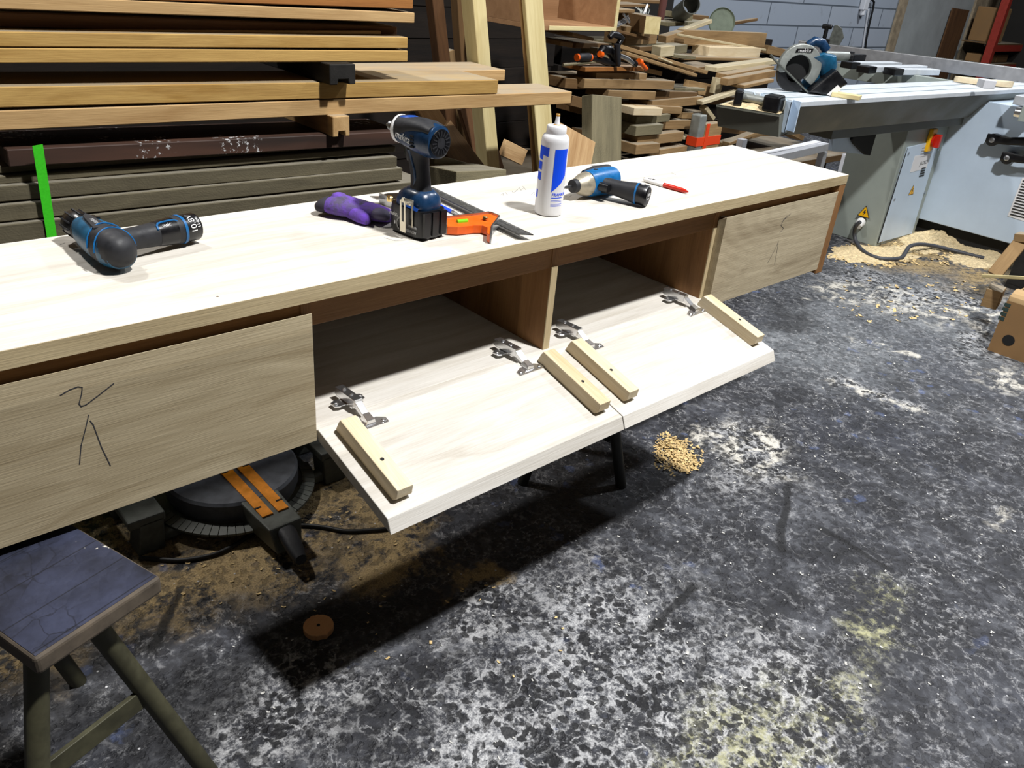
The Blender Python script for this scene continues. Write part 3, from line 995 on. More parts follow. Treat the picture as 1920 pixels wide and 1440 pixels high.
# ------------------------------------------------------------------ stools
def stool(T, L, Wd, label, splay, th, legmat, zs=0.4737, spl2=0.05, dx=0.0):
    s = thing('work_stool', label, 'stool', T)
    mb = MB().box((-Wd / 2, 0, zs - th), (Wd / 2, L, zs - 0.0008))
    # slightly dished, worn top: grid
    se = mb.build('seat', ['seatside'], s, bevel=0.006, seg=3)
    g = MB()
    n = 10
    for j in range(n + 1):
        for i in range(n + 1):
            g.v.append(V((-Wd / 2 + 0.004 + (Wd - 0.008) * i / n, 0.004 + (L - 0.008) * j / n, zs - 0.0004)))
    for j in range(n):
        for i in range(n):
            a = j * (n + 1) + i
            g.f.append((a, a + 1, a + n + 2, a + n + 1))
            g.mi.append(0)
    pnt = g.build('painted_top', 'seat', se)
    pnt['label'] = 'dark blue black flaking paint'
    for y0, sy in ((0.05, -1), (L - 0.05, 1)):
        for sx in (-1, 1):
            a = V((dx + sx * (Wd / 2 - 0.055), y0, zs - th))
            b = V((dx + sx * (Wd / 2 - 0.055 + splay), y0 + sy * spl2, 0.0))
            MB().tube([a, b], 0.0145, 14).build('leg', legmat, s, smooth=True)
        q = 0.42
        xx = Wd / 2 - 0.055 + splay * q
        yy = y0 + sy * spl2 * q
        zz = (zs - th) * (1 - q)
        MB().box((dx - xx, yy - 0.004, zz - 0.017), (dx + xx, yy + 0.004, zz + 0.017)).build('stretcher', legmat, s, bevel=0.001)
    return s


A_, B_ = V((-2.047, -0.158)), V((-2.212, -0.211))
md = (A_ + B_) / 2
dd = (A_ - B_).normalized()
T = TR(md.x, md.y, 0) @ RZ(math.atan2(dd.y, dd.x))
stool(T, 0.36, 0.176, 'stool with dark flaking blue paint in the foreground under the left drawer', 0.118, 0.03, 'olive', dx=-0.027)
T = TR(-0.93, 0.075, 0) @ RZ(math.atan2(-0.17, 0.214))
stool(T, 0.30, 0.17, 'stool standing in the dark under the middle of the cabinet', 0.105, 0.03, 'blacktube', spl2=0.02)

# ------------------------------------------------------------------ mitre saw on the floor
ms = thing('mitre_saw', 'grey mitre saw on the floor under the left drawer, with amber kerf plate', 'saw', TR(-1.65, 0.56, 0))
# local axes equal world axes, arm points to -Y
b = MB()
b.loft([((0, 0.02, 0.012), (0.20, 0, 0), (0, 0.14, 0), 2.6), ((0, 0.02, 0.035), (0.19, 0, 0), (0, 0.13, 0), 2.6)], 36)
for sx, sy in ((-1, -1), (1, -1), (-1, 1), (1, 1)):
    cx, cy = sx * 0.235, 0.02 + sy * 0.08
    b.hexa([(cx - 0.03, cy - 0.03, 0), (cx + 0.03, cy - 0.03, 0), (cx + 0.03, cy + 0.03, 0), (cx - 0.03, cy + 0.03, 0)],
           [(cx - 0.026 - sx * 0.01, cy - 0.03, 0.085), (cx + 0.026 - sx * 0.01, cy - 0.03, 0.085), (cx + 0.026 - sx * 0.01, cy + 0.03, 0.085), (cx - 0.026 - sx * 0.01, cy + 0.03, 0.085)])
    b.box((min(cx, sx * 0.14), cy - 0.018, 0.008), (max(cx, sx * 0.14), cy + 0.014, 0.03))
for sx in (-1, 1):
    b.box((sx * 0.235 - 0.04, -0.09, 0.075), (sx * 0.235 + 0.04, 0.16, 0.098))
b.build('base', 'castgrey', ms, bevel=0.004)
MB().loft([((0, 0, 0.034), (0.150, 0, 0), (0, 0.150, 0)), ((0, 0, 0.05), (0.156, 0, 0), (0, 0.156, 0)), ((0, 0, 0.084), (0.156, 0, 0), (0, 0.156, 0)), ((0, 0, 0.09), (0.150, 0, 0), (0, 0.150, 0))], 48).build('turntable', 'castdark', ms, smooth=True)
ring = MB()
for i in range(30):
    a0, a1 = -PI * 0.98 + i * PI * 0.96 / 30, -PI * 0.98 + (i + 0.9) * PI * 0.96 / 30
    q = lambda r, a, z: V((r * math.cos(a), r * math.sin(a), z))
    ring.hexa([q(0.165, a0, 0.036), q(0.195, a0, 0.03), q(0.195, a1, 0.03), q(0.165, a1, 0.036)], [q(0.165, a0, 0.042), q(0.195, a0, 0.036), q(0.195, a1, 0.036), q(0.165, a1, 0.042)])
ring.build('scale_ring', 'castgrey', ms)
arm = MB()
arm.hexa([(-0.045, -0.10, 0.02), (0.045, -0.10, 0.02), (0.04, -0.02, 0.02), (-0.04, -0.02, 0.02)], [(-0.048, -0.10, 0.089), (0.048, -0.10, 0.089), (0.045, -0.02, 0.089), (-0.045, -0.02, 0.089)])
arm.hexa([(-0.030, -0.285, 0.022), (0.030, -0.285, 0.022), (0.045, -0.10, 0.02), (-0.045, -0.10, 0.02)], [(-0.040, -0.272, 0.088), (0.040, -0.272, 0.088), (0.048, -0.10, 0.089), (-0.048, -0.10, 0.089)])
arm.build('extension_arm', 'castgrey', ms, bevel=0.004)
for sx in (-1, 1):
    kp = MB()
    kp.hexa([(sx * 0.006, -0.225, 0.089), (sx * 0.032, -0.225, 0.089), (sx * 0.036, 0.10, 0.09), (sx * 0.006, 0.10, 0.09)], [(sx * 0.006, -0.225, 0.0925), (sx * 0.032, -0.225, 0.0925), (sx * 0.036, 0.10, 0.0935), (sx * 0.006, 0.10, 0.0935)])
    k = kp.build('kerf_plate', 'kerf', ms)
    for yy in (-0.19, -0.02):
        MB().box((sx * 0.026 - 0.007, yy - 0.002, 0.0915), (sx * 0.026 + 0.008, yy + 0.002, 0.0942)).build('slot', 'blackm', k)
MB().loft([((-0.001, -0.262, 0.070), (0.021, 0, 0), (0, 0.003, 0.014), 3), ((-0.003, -0.29, 0.066), (0.021, 0, 0), (0, 0.004, 0.017), 3), ((-0.006, -0.33, 0.052), (0.018, 0, 0), (0, 0.005, 0.015), 3), ((-0.008, -0.352, 0.045), (0.013, 0, 0), (0, 0.003, 0.010), 2.4)], 18).build('lock_handle', 'rubber', ms, smooth=True)
# rear body of the saw, hidden behind the drawer
MB().box((-0.24, 0.03, 0.09), (-0.03, 0.05, 0.15)).box((0.03, 0.03, 0.09), (0.24, 0.05, 0.15)).build('fence', 'castgrey', ms, bevel=0.002)
MB().box((-0.05, 0.10, 0.085), (0.05, 0.17, 0.19)).build('pivot_post', 'castdark', ms, bevel=0.004)


def cable(name, pix, r, mat, label, z=None, n=6):
    pts = [P(p[0], p[1], Z=(p[2] if len(p) > 2 else r)) for p in pix]
    out = []
    for i in range(len(pts) - 1):
        p0, p1, p2, p3 = pts[max(i - 1, 0)], pts[i], pts[i + 1], pts[min(i + 2, len(pts) - 1)]
        for k in range(n):
            t = k / n
            out.append(0.5 * ((2 * p1) + (p2 - p0) * t + (2 * p0 - 5 * p1 + 4 * p2 - p3) * t * t + (3 * p1 - p0 - 3 * p2 + p3) * t ** 3))
    out.append(pts[-1])
    o = MB().tube(out, r, 10).build(name, mat, smooth=True)
    return tag(o, label, 'cable') if label else o


cable('power_cable', [(262, 1046), (300, 1049), (345, 1050), (400, 1040), (440, 1022), (478, 998), (530, 988), (570, 985), (610, 989), (650, 996), (700, 994), (728, 991)], 0.0052, 'cablek', 'black power cable snaking over the floor in front of the mitre saw')

# wooden disc
c = P(597, 1172, Z=0.013)
d = MB()
n = 40
ringp = []
for i in range(n):
    a = 2 * PI * i / n
    r = 0.0305 + (R.uniform(-0.0015, 0.0025) if (0.3 < a < 1.5 or 3.3 < a < 4.6) else 0)
    ringp.append((r * math.cos(a), r * math.sin(a)))
d.prism(ringp, (0, 0.013))
dk = tag(d.build('wooden_disc', 'disc', None, TR(c.x, c.y, 0.0) @ RZ(0.5), bevel=0.0015), 'round wooden plug with a centre hole lying on the dark floor', 'offcut')
MB().lathe([(0.0035, 0.013), (0.0035, 0.0136)], n=12).build('centre_hole', 'blackm', dk)


# ------------------------------------------------------------------ cordless tools
def lying_tool(kind, label, T, hs, hd, hl):
    """small pistol tool lying on its side; local X to the nose; handle towards hs*Y"""
    t = thing(kind, label, 'drill' if kind == 'cordless_drill' else 'impact driver', T)
    drill = kind == 'cordless_drill'
    b = MB()
    ex = 2.3
    if drill:
        b.loft([((-0.058, 0, 0), (0, 0.012, 0), (0, 0, 0.014), ex), ((-0.052, 0, 0), (0, 0.023, 0), (0, 0, 0.024), ex), ((-0.03, 0, 0), (0, 0.0285, 0), (0, 0, 0.0285), ex), ((0.02, 0.0, 0), (0, 0.0285, 0), (0, 0, 0.0285), ex), ((0.06, 0, 0), (0, 0.025, 0), (0, 0, 0.026), ex), ((0.085, 0, 0), (0, 0.021, 0), (0, 0, 0.022), ex)], 24)
        body = b.build('motor_housing', 'teal', t, smooth=True)
        MB().lathe([(0.0195, 0.084), (0.0195, 0.092), (0.021, 0.094), (0.0225, 0.112), (0.021, 0.128), (0.013, 0.137), (0.006, 0.139)], axis=(1, 0, 0), n=20).build('chuck', 'blackp', t, smooth=True)
        g = MB()
        for k in range(12):
            a = 2 * PI * k / 12
            r0 = Matrix.Rotation(a, 4, 'X')
            g.box((0.094, -0.0012, 0.0205), (0.128, 0.0012, 0.0232), r0)
        g.build('chuck_grip', 'rubber', t)
        MB().lathe([(0.0225, 0.076), (0.0228, 0.084), (0.021, 0.087)], axis=(1, 0, 0), n=24).build('torque_ring', 'rubber', t, smooth=True)
        # dark overmould saddle on the upper cheek with pale outline strips
        g = MB()
        g.loft([((-0.0665, 0, 0.002), (0, 0.004, 0), (0, 0, 0.005), ex), ((-0.064, 0, 0.002), (0, 0.012, 0), (0, 0, 0.013), ex), ((-0.059, 0, 0.002), (0, 0.019, 0), (0, 0, 0.020), ex), ((-0.05, 0, 0.002), (0, 0.0245, 0), (0, 0, 0.0255), ex), ((-0.02, 0, 0.001), (0, 0.0296, 0), (0, 0, 0.0296), ex), ((0.0, 0, 0.001), (0, 0.0294, 0), (0, 0, 0.0294), ex)], 24)
        g.build('rear_grip', 'rubber', t, smooth=True)
        for xx, rr in ((-0.030, 0.0312), (-0.004, 0.0312)):
            MB().tube([(xx + 0.012 * math.sin(a) ** 2, -hs * rr * math.cos(a), rr * math.sin(a)) for a in [PI * k / 16 for k in range(17)]], 0.0012, 6).build('trim_line', 'bluetool', t)
        g = MB()
        pr = [(-0.004, 0.017), (0.06, 0.008), (0.072, 0.0), (0.06, -0.004), (-0.004, -0.006)]
        g.prism([(x, -hs * y) for x, y in pr], (0.0265, 0.0302))
        g.build('cheek_panel', 'rubber', t, bevel=0.0008)
        text('Makita', 0.010, TR(0.026, -hs * 0.004, 0.0304) @ RZ(PI if hs < 0 else 0), 'grey_print', t)
        MB().prism([(0.05, -0.014), (0.066, -0.010), (0.066, -0.002), (0.052, -0.004)], (0.0245, 0.0275)).build('direction_switch', 'blackp', t)
    else:
        b.loft([((-0.066, 0, 0), (0, 0.018, 0), (0, 0, 0.02), ex), ((-0.058, 0, 0), (0, 0.028, 0), (0, 0, 0.03), ex), ((-0.03, 0, 0), (0, 0.030, 0), (0, 0, 0.031), ex), ((0.012, 0, 0), (0, 0.029, 0), (0, 0, 0.03), ex), ((0.03, 0, 0), (0, 0.027, 0), (0, 0, 0.028), ex)], 24)
        b.build('motor_housing', 'bluetool', t, smooth=True)
        g = MB()
        g.loft([((-0.068, -hs * 0.012, 0.004), (0, 0.012, 0), (0, 0, 0.016), ex), ((-0.058, -hs * 0.014, 0.004), (0, 0.019, 0), (0, 0, 0.028), ex), ((-0.01, -hs * 0.016, 0.004), (0, 0.016, 0), (0, 0, 0.0285), ex), ((0.028, -hs * 0.014, 0.003), (0, 0.012, 0), (0, 0, 0.024), ex)], 20)
        g.build('back_grip', 'rubber', t, smooth=True)
        MB().lathe([(0.0265, 0.024), (0.0275, 0.032), (0.025, 0.045), (0.019, 0.060), (0.0155, 0.066)], axis=(1, 0, 0), n=24).build('gear_nose', 'nosecast', t, smooth=True)
        MB().lathe([(0.0150, 0.064), (0.0155, 0.070), (0.0145, 0.078), (0.008, 0.080)], axis=(1, 0, 0), n=20).build('bit_collar', 'rubber', t, smooth=True)
        MB().lathe([(0.0035, 0.078), (0.0035, 0.100), (0.0022, 0.103), (0.002, 0.112)], axis=(1, 0, 0), n=6).build('screw_bit', 'steel', t)
        MB().loft([((0.014, hs * 0.03, 0.0), (0.010, 0, 0), (0, 0, 0.010), 3), ((0.012, hs * 0.052, 0.0), (0.008, 0, 0), (0, 0, 0.009), 3)], 16).build('trigger', 'blackp', t, smooth=True)
        MB().prism([(0.006, -0.004), (0.012, 0), (0.006, 0.004), (-0.002, 0.002)], (0.0295, 0.031)).build('screw_recess', 'blackm', t)
        text('Makita', 0.009, TR(-0.014, -hs * 0.020, 0.0325) @ RZ(PI if hs < 0 else 0), 'grey_print', t)
    hd = V(hd).normalized()
    sd = V((0, 0, 1)).cross(hd)
    q = lambda s, r, rz, e=2.4, dz=0: (hd * s + V((0, 0, dz)), sd * r, V((0, 0, rz)), e)
    MB().loft([q(0.012, 0.022, 0.020), q(0.03, 0.0175, 0.0175), q(0.055, 0.0175, 0.0175), q(hl * 0.62, 0.0205, 0.020), q(hl * 0.75, 0.0225, 0.0225), q(hl * 0.80, 0.0228, 0.023)], 22).build('handle', 'rubber', t, smooth=True)
    MB().loft([q(hl * 0.79, 0.0236, 0.0236), q(hl * 0.82, 0.0238, 0.0238)], 22).build('blue_ring', 'bluetool', t, smooth=True)
    MB().loft([q(hl * 0.815, 0.0232, 0.0232, 2.0), q(hl * 0.985, 0.0234, 0.0234, 2.0), q(hl, 0.0220, 0.0220, 2.0)], 22).build('battery', 'blackp', t, smooth=True)
    if drill:
        # lettering reads along the rim of the battery, on the upper side
        a = math.atan2(hd.y, hd.x)
        for s_, tx, sz in ((0.895, '10.8V', 0.0150), (0.955, 'Li-ion', 0.0080)):
            c_ = hd * hl * s_ + V((0, 0, 0.0))
            o = text(tx, sz, Matrix.Identity(4), 'white_print', t)
            F = TR(*c_) @ RZ(a + PI / 2)
            for v in o.data.vertices:
                ang = v.co.x / 0.0238 - 0.95
                v.co = F @ V((0.0238 * math.sin(ang), v.co.y, 0.0238 * math.cos(ang) + v.co.z * 0.6))
        # blue arch and lettering on the cheek of the handle
        def onh(s_, an, r=0.0215):
            return hd * (hl * s_) + sd * (r * math.sin(an)) + V((0, 0, r * math.cos(an)))
        arch = [(0.50, -0.95), (0.505, -0.62), (0.53, -0.42), (0.58, -0.36), (0.66, -0.36), (0.72, -0.42), (0.745, -0.62)]
        MB().tube([onh(*q_, 0.0212 + 0.0012 * (q_[0] - 0.5) / 0.25) for q_ in arch], 0.0017, 8).build('handle_stripe', 'bluetool', t, smooth=True)
        MB().loft([q(hl * 0.52, 0.0196, 0.0194, 2.4), q(hl * 0.56, 0.0206, 0.0203, 2.4), q(hl * 0.70, 0.0220, 0.0219, 2.4), q(hl * 0.735, 0.0222, 0.0221, 2.4)], 22, cap=True).build('grip_panel', 'blackp', t, smooth=True)
        o = text('makita', 0.0085, Matrix.Identity(4), 'white_print', t, shear=0.2)
        for v in o.data.vertices:
            v.co = onh(0.625 + v.co.x / hl, -0.72 + v.co.y / 0.022, 0.0224 + v.co.z)
    else:
        a = math.atan2(hd.y, hd.x)
        ec = hd * (hl + 0.0004)
        E = frame(ec, sd, z=hd)
        g = MB().lathe([(0.019, 0.0), (0.0195, 0.0008), (0.0185, 0.001)], n=24)
        g.build('battery_label', 'rubber', t, E)
        text('10.8V', 0.0085, E @ TR(0, 0.003, 0.0013), 'white_print', t)
        text('Li-ion', 0.006, E @ TR(0, -0.006, 0.0013), 'white_print', t)
        o = text('10.8V', 0.010, Matrix.Identity(4), 'white_print', t)
        F = TR(*(hd * hl * 0.89)) @ RZ(a + PI / 2)
        for v in o.data.vertices:
            ang = v.co.x / 0.0235 + 0.2
            v.co = F @ V((0.0236 * math.sin(ang), v.co.y, 0.0236 * math.cos(ang) + v.co.z * 0.6))
    return t


d1x = V((-0.075, 0.997, 0)).normalized()
T1 = frame((-1.938, 0.235, TOP + 0.0315), d1x, z=(0, 0, 1))
h1 = T1.inverted().to_3x3() @ V((0.955, 0.245, -0.03))
lying_tool('cordless_drill', 'black and blue cordless drill lying on the left of the cabinet top', T1, -1, h1, 0.158)
d2x = V((-1, -0.03, 0)).normalized()
T2 = frame((-0.900, 0.168, TOP + 0.0325), d2x, z=(0, 0, 1))
h2 = T2.inverted().to_3x3() @ V((0.38, -0.92, -0.06))
lying_tool('small_impact_driver', 'small blue and black impact driver lying beside the glue bottle', T2, 1, h2, 0.128)

# upright 18V impact driver
TD = frame((-1.420, 0.138, TOP), (-0.11, 1.0, 0), z=(0, 0, 1)) @ Matrix.Diagonal((0.80, 0.92, 0.96, 1))
HEADS = 0.80
t = thing('large_impact_driver', 'dark blue impact driver standing upright on its battery', 'impact driver', TD)
bt = MB()
bt.loft([((0, 0, 0.0), (0.053, 0, 0), (0, 0.032, 0), 5), ((0, 0, 0.006), (0.058, 0, 0), (0, 0.037, 0), 5), ((0, 0, 0.045), (0.059, 0, 0), (0, 0.0375, 0), 5), ((0, 0, 0.056), (0.057, 0, 0), (0, 0.036, 0), 5)], 40)
for yy in (-0.022, 0.0, 0.022):
    bt.box((-0.0615, yy - 0.008, 0.008), (-0.055, yy + 0.008, 0.054))
bt.build('battery', 'blackp', t, smooth=True)
MB().loft([((0.0, 0, 0.055), (0.050, 0, 0), (0, 0.033, 0), 3.4), ((-0.002, 0, 0.066), (0.051, 0, 0), (0, 0.0345, 0), 3.2), ((-0.003, 0, 0.078), (0.047, 0, 0), (0, 0.0325, 0), 2.8), ((-0.004, 0, 0.086), (0.038, 0, 0), (0, 0.027, 0), 2.4), ((-0.004, 0, 0.090), (0.028, 0, 0), (0, 0.020, 0), 2.2)], 32).build('handle_base', 'navy', t, smooth=True)
hp = MB()
hp.loft([((-0.008, 0, 0.084), (0.030, 0, 0), (0, 0.0215, 0), 2.4), ((-0.008, 0, 0.094), (0.024, 0, 0), (0, 0.0175, 0), 2.4), ((-0.005, 0, 0.115), (0.0235, 0, 0), (0, 0.0165, 0), 2.4), ((0.000, 0, 0.134), (0.0245, 0, 0), (0, 0.017, 0), 2.4), ((0.004, 0, 0.150), (0.027, 0, 0), (0, 0.018, 0), 2.4), ((0.004, 0, 0.164), (0.034, 0, 0), (0, 0.021, 0), 2.4)], 24)
hp.build('handle', 'rubber', t, smooth=True)
for s in (-1, 1):
    g = MB()
    zz = [0.096, 0.108, 0.124, 0.140, 0.152, 0.161]
    xo = [-0.004, -0.008, -0.006, 0.002, 0.008, 0.012]
    wd = [0.001, 0.004, 0.004, 0.004, 0.005, 0.007]
    yy = [0.0165, 0.0163, 0.0166, 0.0172, 0.0178, 0.0195]
    g.loft([((x, s * y, z), (w_, 0, 0), (0, 0.0018, 0), 2) for x, y, z, w_ in zip(xo, yy, zz, wd)], 10)
    g.build('grip_inlay', 'navy', t, smooth=True)
hz = 0.180
MB().loft([((-0.066, 0, hz - 0.004), (0, 0.022, 0), (0, 0, 0.024), 2.3), ((-0.062, 0, hz - 0.003), (0, 0.033, 0), (0, 0, 0.035), 2.3), ((-0.04, 0, hz - 0.002), (0, 0.036, 0), (0, 0, 0.038), 2.3), ((0.0, 0, hz), (0, 0.035, 0), (0, 0, 0.037), 2.3), ((0.035, 0, hz + 0.003), (0, 0.032, 0), (0, 0, 0.033), 2.2), ((0.06, 0, hz + 0.004), (0, 0.029, 0), (0, 0, 0.030), 2.1)], 32).build('motor_housing', 'navy', t, smooth=True)
# dark overmoulded hood: upper shell and rear cap
hd_ = MB()
hd_.loft([((-0.058, 0, hz + 0.020), (0, 0.030, 0), (0, 0, 0.012), 2.3), ((-0.03, 0, hz + 0.022), (0, 0.0330, 0), (0, 0, 0.0165), 2.3), ((0.0, 0, hz + 0.019), (0, 0.0345, 0), (0, 0, 0.0195), 2.3), ((0.035, 0, hz + 0.008), (0, 0.0334, 0), (0, 0, 0.0292), 2.2), ((0.062, 0, hz + 0.004), (0, 0.0295, 0), (0, 0, 0.0305), 2.1)], 32)
hd_.build('hood', 'rubber', t, smooth=True)
MB().loft([((0.0, 0, hz + 0.0265), (0, 0.012, 0), (0, 0, 0.011), 3), ((0.03, 0, hz + 0.0265), (0, 0.019, 0), (0, 0, 0.0118), 3), ((0.052, 0, hz + 0.0225), (0, 0.019, 0), (0, 0, 0.0125), 3), ((0.058, 0, hz + 0.02), (0, 0.015, 0), (0, 0, 0.012), 3)], 24).build('top_panel', 'royal', t, smooth=True)
rc = MB()
rc.lathe([(0.0295, 0), (0.0295, 0.0025), (0.027, 0.003)], (-0.0655, 0, hz - 0.003), (-1, 0, 0), 32)
rc.build('rear_cap', 'blackp', t)
vn = MB()
for k in range(16):
    a = 2 * PI * k / 16
    r0 = TR(-0.0685, 0, hz - 0.003) @ Matrix.Rotation(a, 4, 'X')
    vn.box((-0.0012, -0.0013, 0.014), (0.0006, 0.0013, 0.0265), r0)
vn.lathe([(0.012, 0), (0.012, 0.001)], (-0.0685, 0, hz - 0.003), (-1, 0, 0), 24)
vn.build('vent_ribs', 'rubber', t)
for s in (-1, 1):
    sv = MB()
    for k in range(4):
        sv.box((-0.018, s * 0.0345 - 0.002, hz - 0.02 + k * 0.0075), (-0.006, s * 0.0345 + 0.002, hz - 0.0165 + k * 0.0075))
    sv.build('side_vent', 'blackm', t)
MB().lathe([(0.0305, 0.056), (0.0315, 0.060), (0.0315, 0.065), (0.029, 0.068)], (0, 0, hz + 0.004), (1, 0, 0), 32).build('front_bumper', 'white_p', t, smooth=True)
MB().lathe([(0.024, 0.067), (0.0215, 0.075), (0.013, 0.088), (0.011, 0.091)], (0, 0, hz + 0.004), (1, 0, 0), 24).build('gear_nose', 'blackp', t, smooth=True)
MB().lathe([(0.0105, 0.09), (0.0105, 0.1), (0.005, 0.102), (0.0035, 0.112)], (0, 0, hz + 0.004), (1, 0, 0), 16).build('bit_collar', 'steel', t, smooth=True)
MB().loft([((0.036, 0, 0.160), (0.010, 0, 0), (0, 0.009, 0), 3), ((0.034, 0, 0.148), (0.010, 0, 0), (0, 0.009, 0), 3), ((0.030, 0, 0.136), (0.006, 0, 0), (0, 0.007, 0), 3)], 16).build('trigger', 'blackp', t, smooth=True)
for o in [c for c in t.children if c.name.split('.')[0] in ('motor_housing', 'hood', 'top_panel', 'rear_cap', 'vent_ribs', 'side_vent', 'front_bumper', 'gear_nose', 'bit_collar')]:
    for v in o.data.vertices:
        v.co.y *= 0.86
        v.co.z = hz + 0.006 + (v.co.z - hz) * 0.84
LS = frame((0.0, 0.0312, hz + 0.001), (-1, 0, -0.12), z=(0, 1, 0.05))
text('makita', 0.0185, LS @ TR(-0.018, 0.0, 0.0005), 'white_print', t, shear=0.2)
LB = frame((0.0, 0.0379, 0.03), (-1, 0, 0), z=(0, 1, 0))
text('makita', 0.012, LB @ TR(-0.034, 0.008, 0.0), 'white_print', t, shear=0.2)
text('LITHIUM-ION', 0.0085, LB @ TR(0.017, -0.016, 0.0), 'grey_print', t, shear=0.2)
text('18V 3.0Ah', 0.007, LB @ TR(0.03, -0.006, 0.0), 'grey_print', t)
stroke([(-0.008 + 0.015 * math.cos(a), -0.008 + 0.013 * math.sin(a)) for a in [PI * 0.55 + k * PI * 0.75 / 10 for k in range(11)]], 0.0035, 'battery_swoosh', 'grey_print', t, LB)
stroke([(-0.030, -0.006), (-0.030, -0.011)], 0.003, 'battery_mark', 'white_print', t, LB)
# belt clip: a bent steel hook
HC = frame((0.0, 0.0385, 0.054), (-1, 0, 0), z=(0, 1, 0))
ck = MB()
ck.box((0.004, 0.010, 0.0), (0.034, 0.022, 0.0022))
ck.box((0.004, 0.018, 0.0), (0.034, 0.0205, 0.012))
for x0, x1 in ((0.003, 0.0085), (0.0165, 0.022)):
    ck.hexa([(x0, -0.035, 0.0095), (x1, -0.035, 0.0095), (x1, 0.0205, 0.0105), (x0, 0.0205, 0.0105)], [(x0, -0.035, 0.0115), (x1, -0.035, 0.0115), (x1, 0.0205, 0.0125), (x0, 0.0205, 0.0125)])
ck.box((0.003, -0.041, 0.0095), (0.022, -0.020, 0.0115))
ck.hexa([(0.005, 0.016, 0.0103), (0.020, 0.016, 0.0103), (0.016, 0.026, 0.0103), (0.009, 0.026, 0.0103)], [(0.005, 0.016, 0.0123), (0.020, 0.016, 0.0123), (0.016, 0.026, 0.0123), (0.009, 0.026, 0.0123)])
ck.box((0.028, -0.03, 0.0), (0.033, 0.012, 0.002))
ck.build('belt_clip', 'nickel', t, HC, bevel=0.0006, seg=1)
MB().prism([(0, 0), (0.018, 0), (0.012, 0.007), (-0.028, 0.010), (-0.030, 0.004)], (0, 0.0012)).build('blue_flash', 'royal', t, frame((-0.018, 0.0348, 0.066), (1, 0, 0), z=(0, 1, 0.5)))

# ------------------------------------------------------------------ glue bottle
gb = thing('glue_bottle', 'white glue bottle with blue printing standing on the cabinet top', 'bottle', TR(-1.0955, 0.118, TOP))
prof = [(0.024, 0.0), (0.0285, 0.002), (0.0295, 0.008), (0.0292, 0.03), (0.0286, 0.10), (0.0284, 0.150), (0.0278, 0.157), (0.0245, 0.163), (0.0205, 0.165)]
MB().lathe(prof, n=40).build('body', 'bottle', gb, smooth=True)
MB().lathe([(0.0195, 0.163), (0.0205, 0.165), (0.0205, 0.178), (0.0190, 0.1805), (0.007, 0.1815)], n=36).build('screw_cap', 'bottle', gb, smooth=True)
MB().lathe([(0.0058, 0.181), (0.0042, 0.193), (0.0038, 0.203), (0.0025, 0.2035)], n=18).build('nozzle', 'bottle', gb, smooth=True)
MB().lathe([(0.0041, 0.1985), (0.0042, 0.2005), (0.0036, 0.2035)], n=16).build('dried_glue', 'glue', gb)
MB().lathe([(0.0075, 0.1812), (0.0062, 0.183)], n=16).build('dried_glue', 'glue', gb)
va = math.atan2(CC.y - 0.118, CC.x + 1.0955)     # towards the camera


def cyl_patch(poly, mat, name, n=10):
    """poly in (u across the visible face -1..1, v height 0..1), wrapped on the bottle"""
    o = bpy.data.meshes.new(name)
    import bmesh
    bm = bmesh.new()
    vs = [bm.verts.new((u * 0.0285 * PI / 2 * 0.95, v * 0.163, 0)) for u, v in poly]
    bm.faces.new(vs)
    for k in range(-9, 10):
        geom = bm.verts[:] + bm.edges[:] + bm.faces[:]
        bmesh.ops.bisect_plane(bm, geom=geom, plane_co=(k * 0.0045, 0, 0), plane_no=(1, 0, 0))
    for v in bm.verts:
        ang = va + v.co.x / 0.0285
        r = 0.0294 - 0.001 * min(1, v.co.y / 0.14) + 0.0003
        v.co = V((r * math.cos(ang), r * math.sin(ang), v.co.y))
    bm.to_mesh(o)
    bm.free()
    o.materials.append(M[mat])
    ob = bpy.data.objects.new(name, o)
    COL.objects.link(ob)
    ob.parent = gb
    return ob


def asn(u):
    return math.asin(max(-0.999, min(0.999, u))) / (PI / 2)


def U(pts):
    return [(asn(u), v) for u, v in pts]


cyl_patch(U([(0.08, 0.85), (0.95, 0.855), (0.94, 0.52), (0.75, 0.44), (0.45, 0.38), (0.08, 0.32)]), 'blue_print', 'printed_logo')
cyl_patch(U([(-0.99, 0.87), (-0.36, 0.86), (-0.38, 0.75), (-0.78, 0.765), (-0.78, 0.70), (-0.995, 0.71)]), 'blue_print', 'printed_logo')
cyl_patch(U([(-0.99, 0.68), (-0.78, 0.675), (-0.79, 0.575), (-0.99, 0.58)]), 'blue_print', 'printed_logo')
cyl_patch(U([(-0.99, 0.55), (-0.78, 0.545), (-0.79, 0.445), (-0.99, 0.45)]), 'blue_print', 'printed_logo')
cyl_patch(U([(-0.99, 0.32), (-0.90, 0.32), (-0.90, 0.22), (-0.99, 0.22)]), 'blue_print', 'printed_logo')
for k, (v, h_, u1) in enumerate(((0.245, 0.009, 0.9), (0.215, 0.004, 0.82), (0.20, 0.004, 0.88), (0.17, 0.004, 0.9), (0.155, 0.004, 0.8), (0.14, 0.004, 0.9))):
    cyl_patch(U([(0.12, v), (u1, v), (u1, v + h_), (0.12, v + h_)]), 'blue_print', 'printed_text_line')
o = text('FRANKLIN', 0.0085, Matrix.Identity(4), 'blue_print', gb, align='LEFT')
for v in o.data.vertices:
    ang = va + (v.co.x + 0.004) / 0.0285
    r = 0.0294 + v.co.z
    v.co = V((r * math.cos(ang), r * math.sin(ang), 0.047 + v.co.y))

# ------------------------------------------------------------------ squares, pencil, pen, glove
def comb_square(label, head_px, bl_px, headmat, detail=True):
    pass


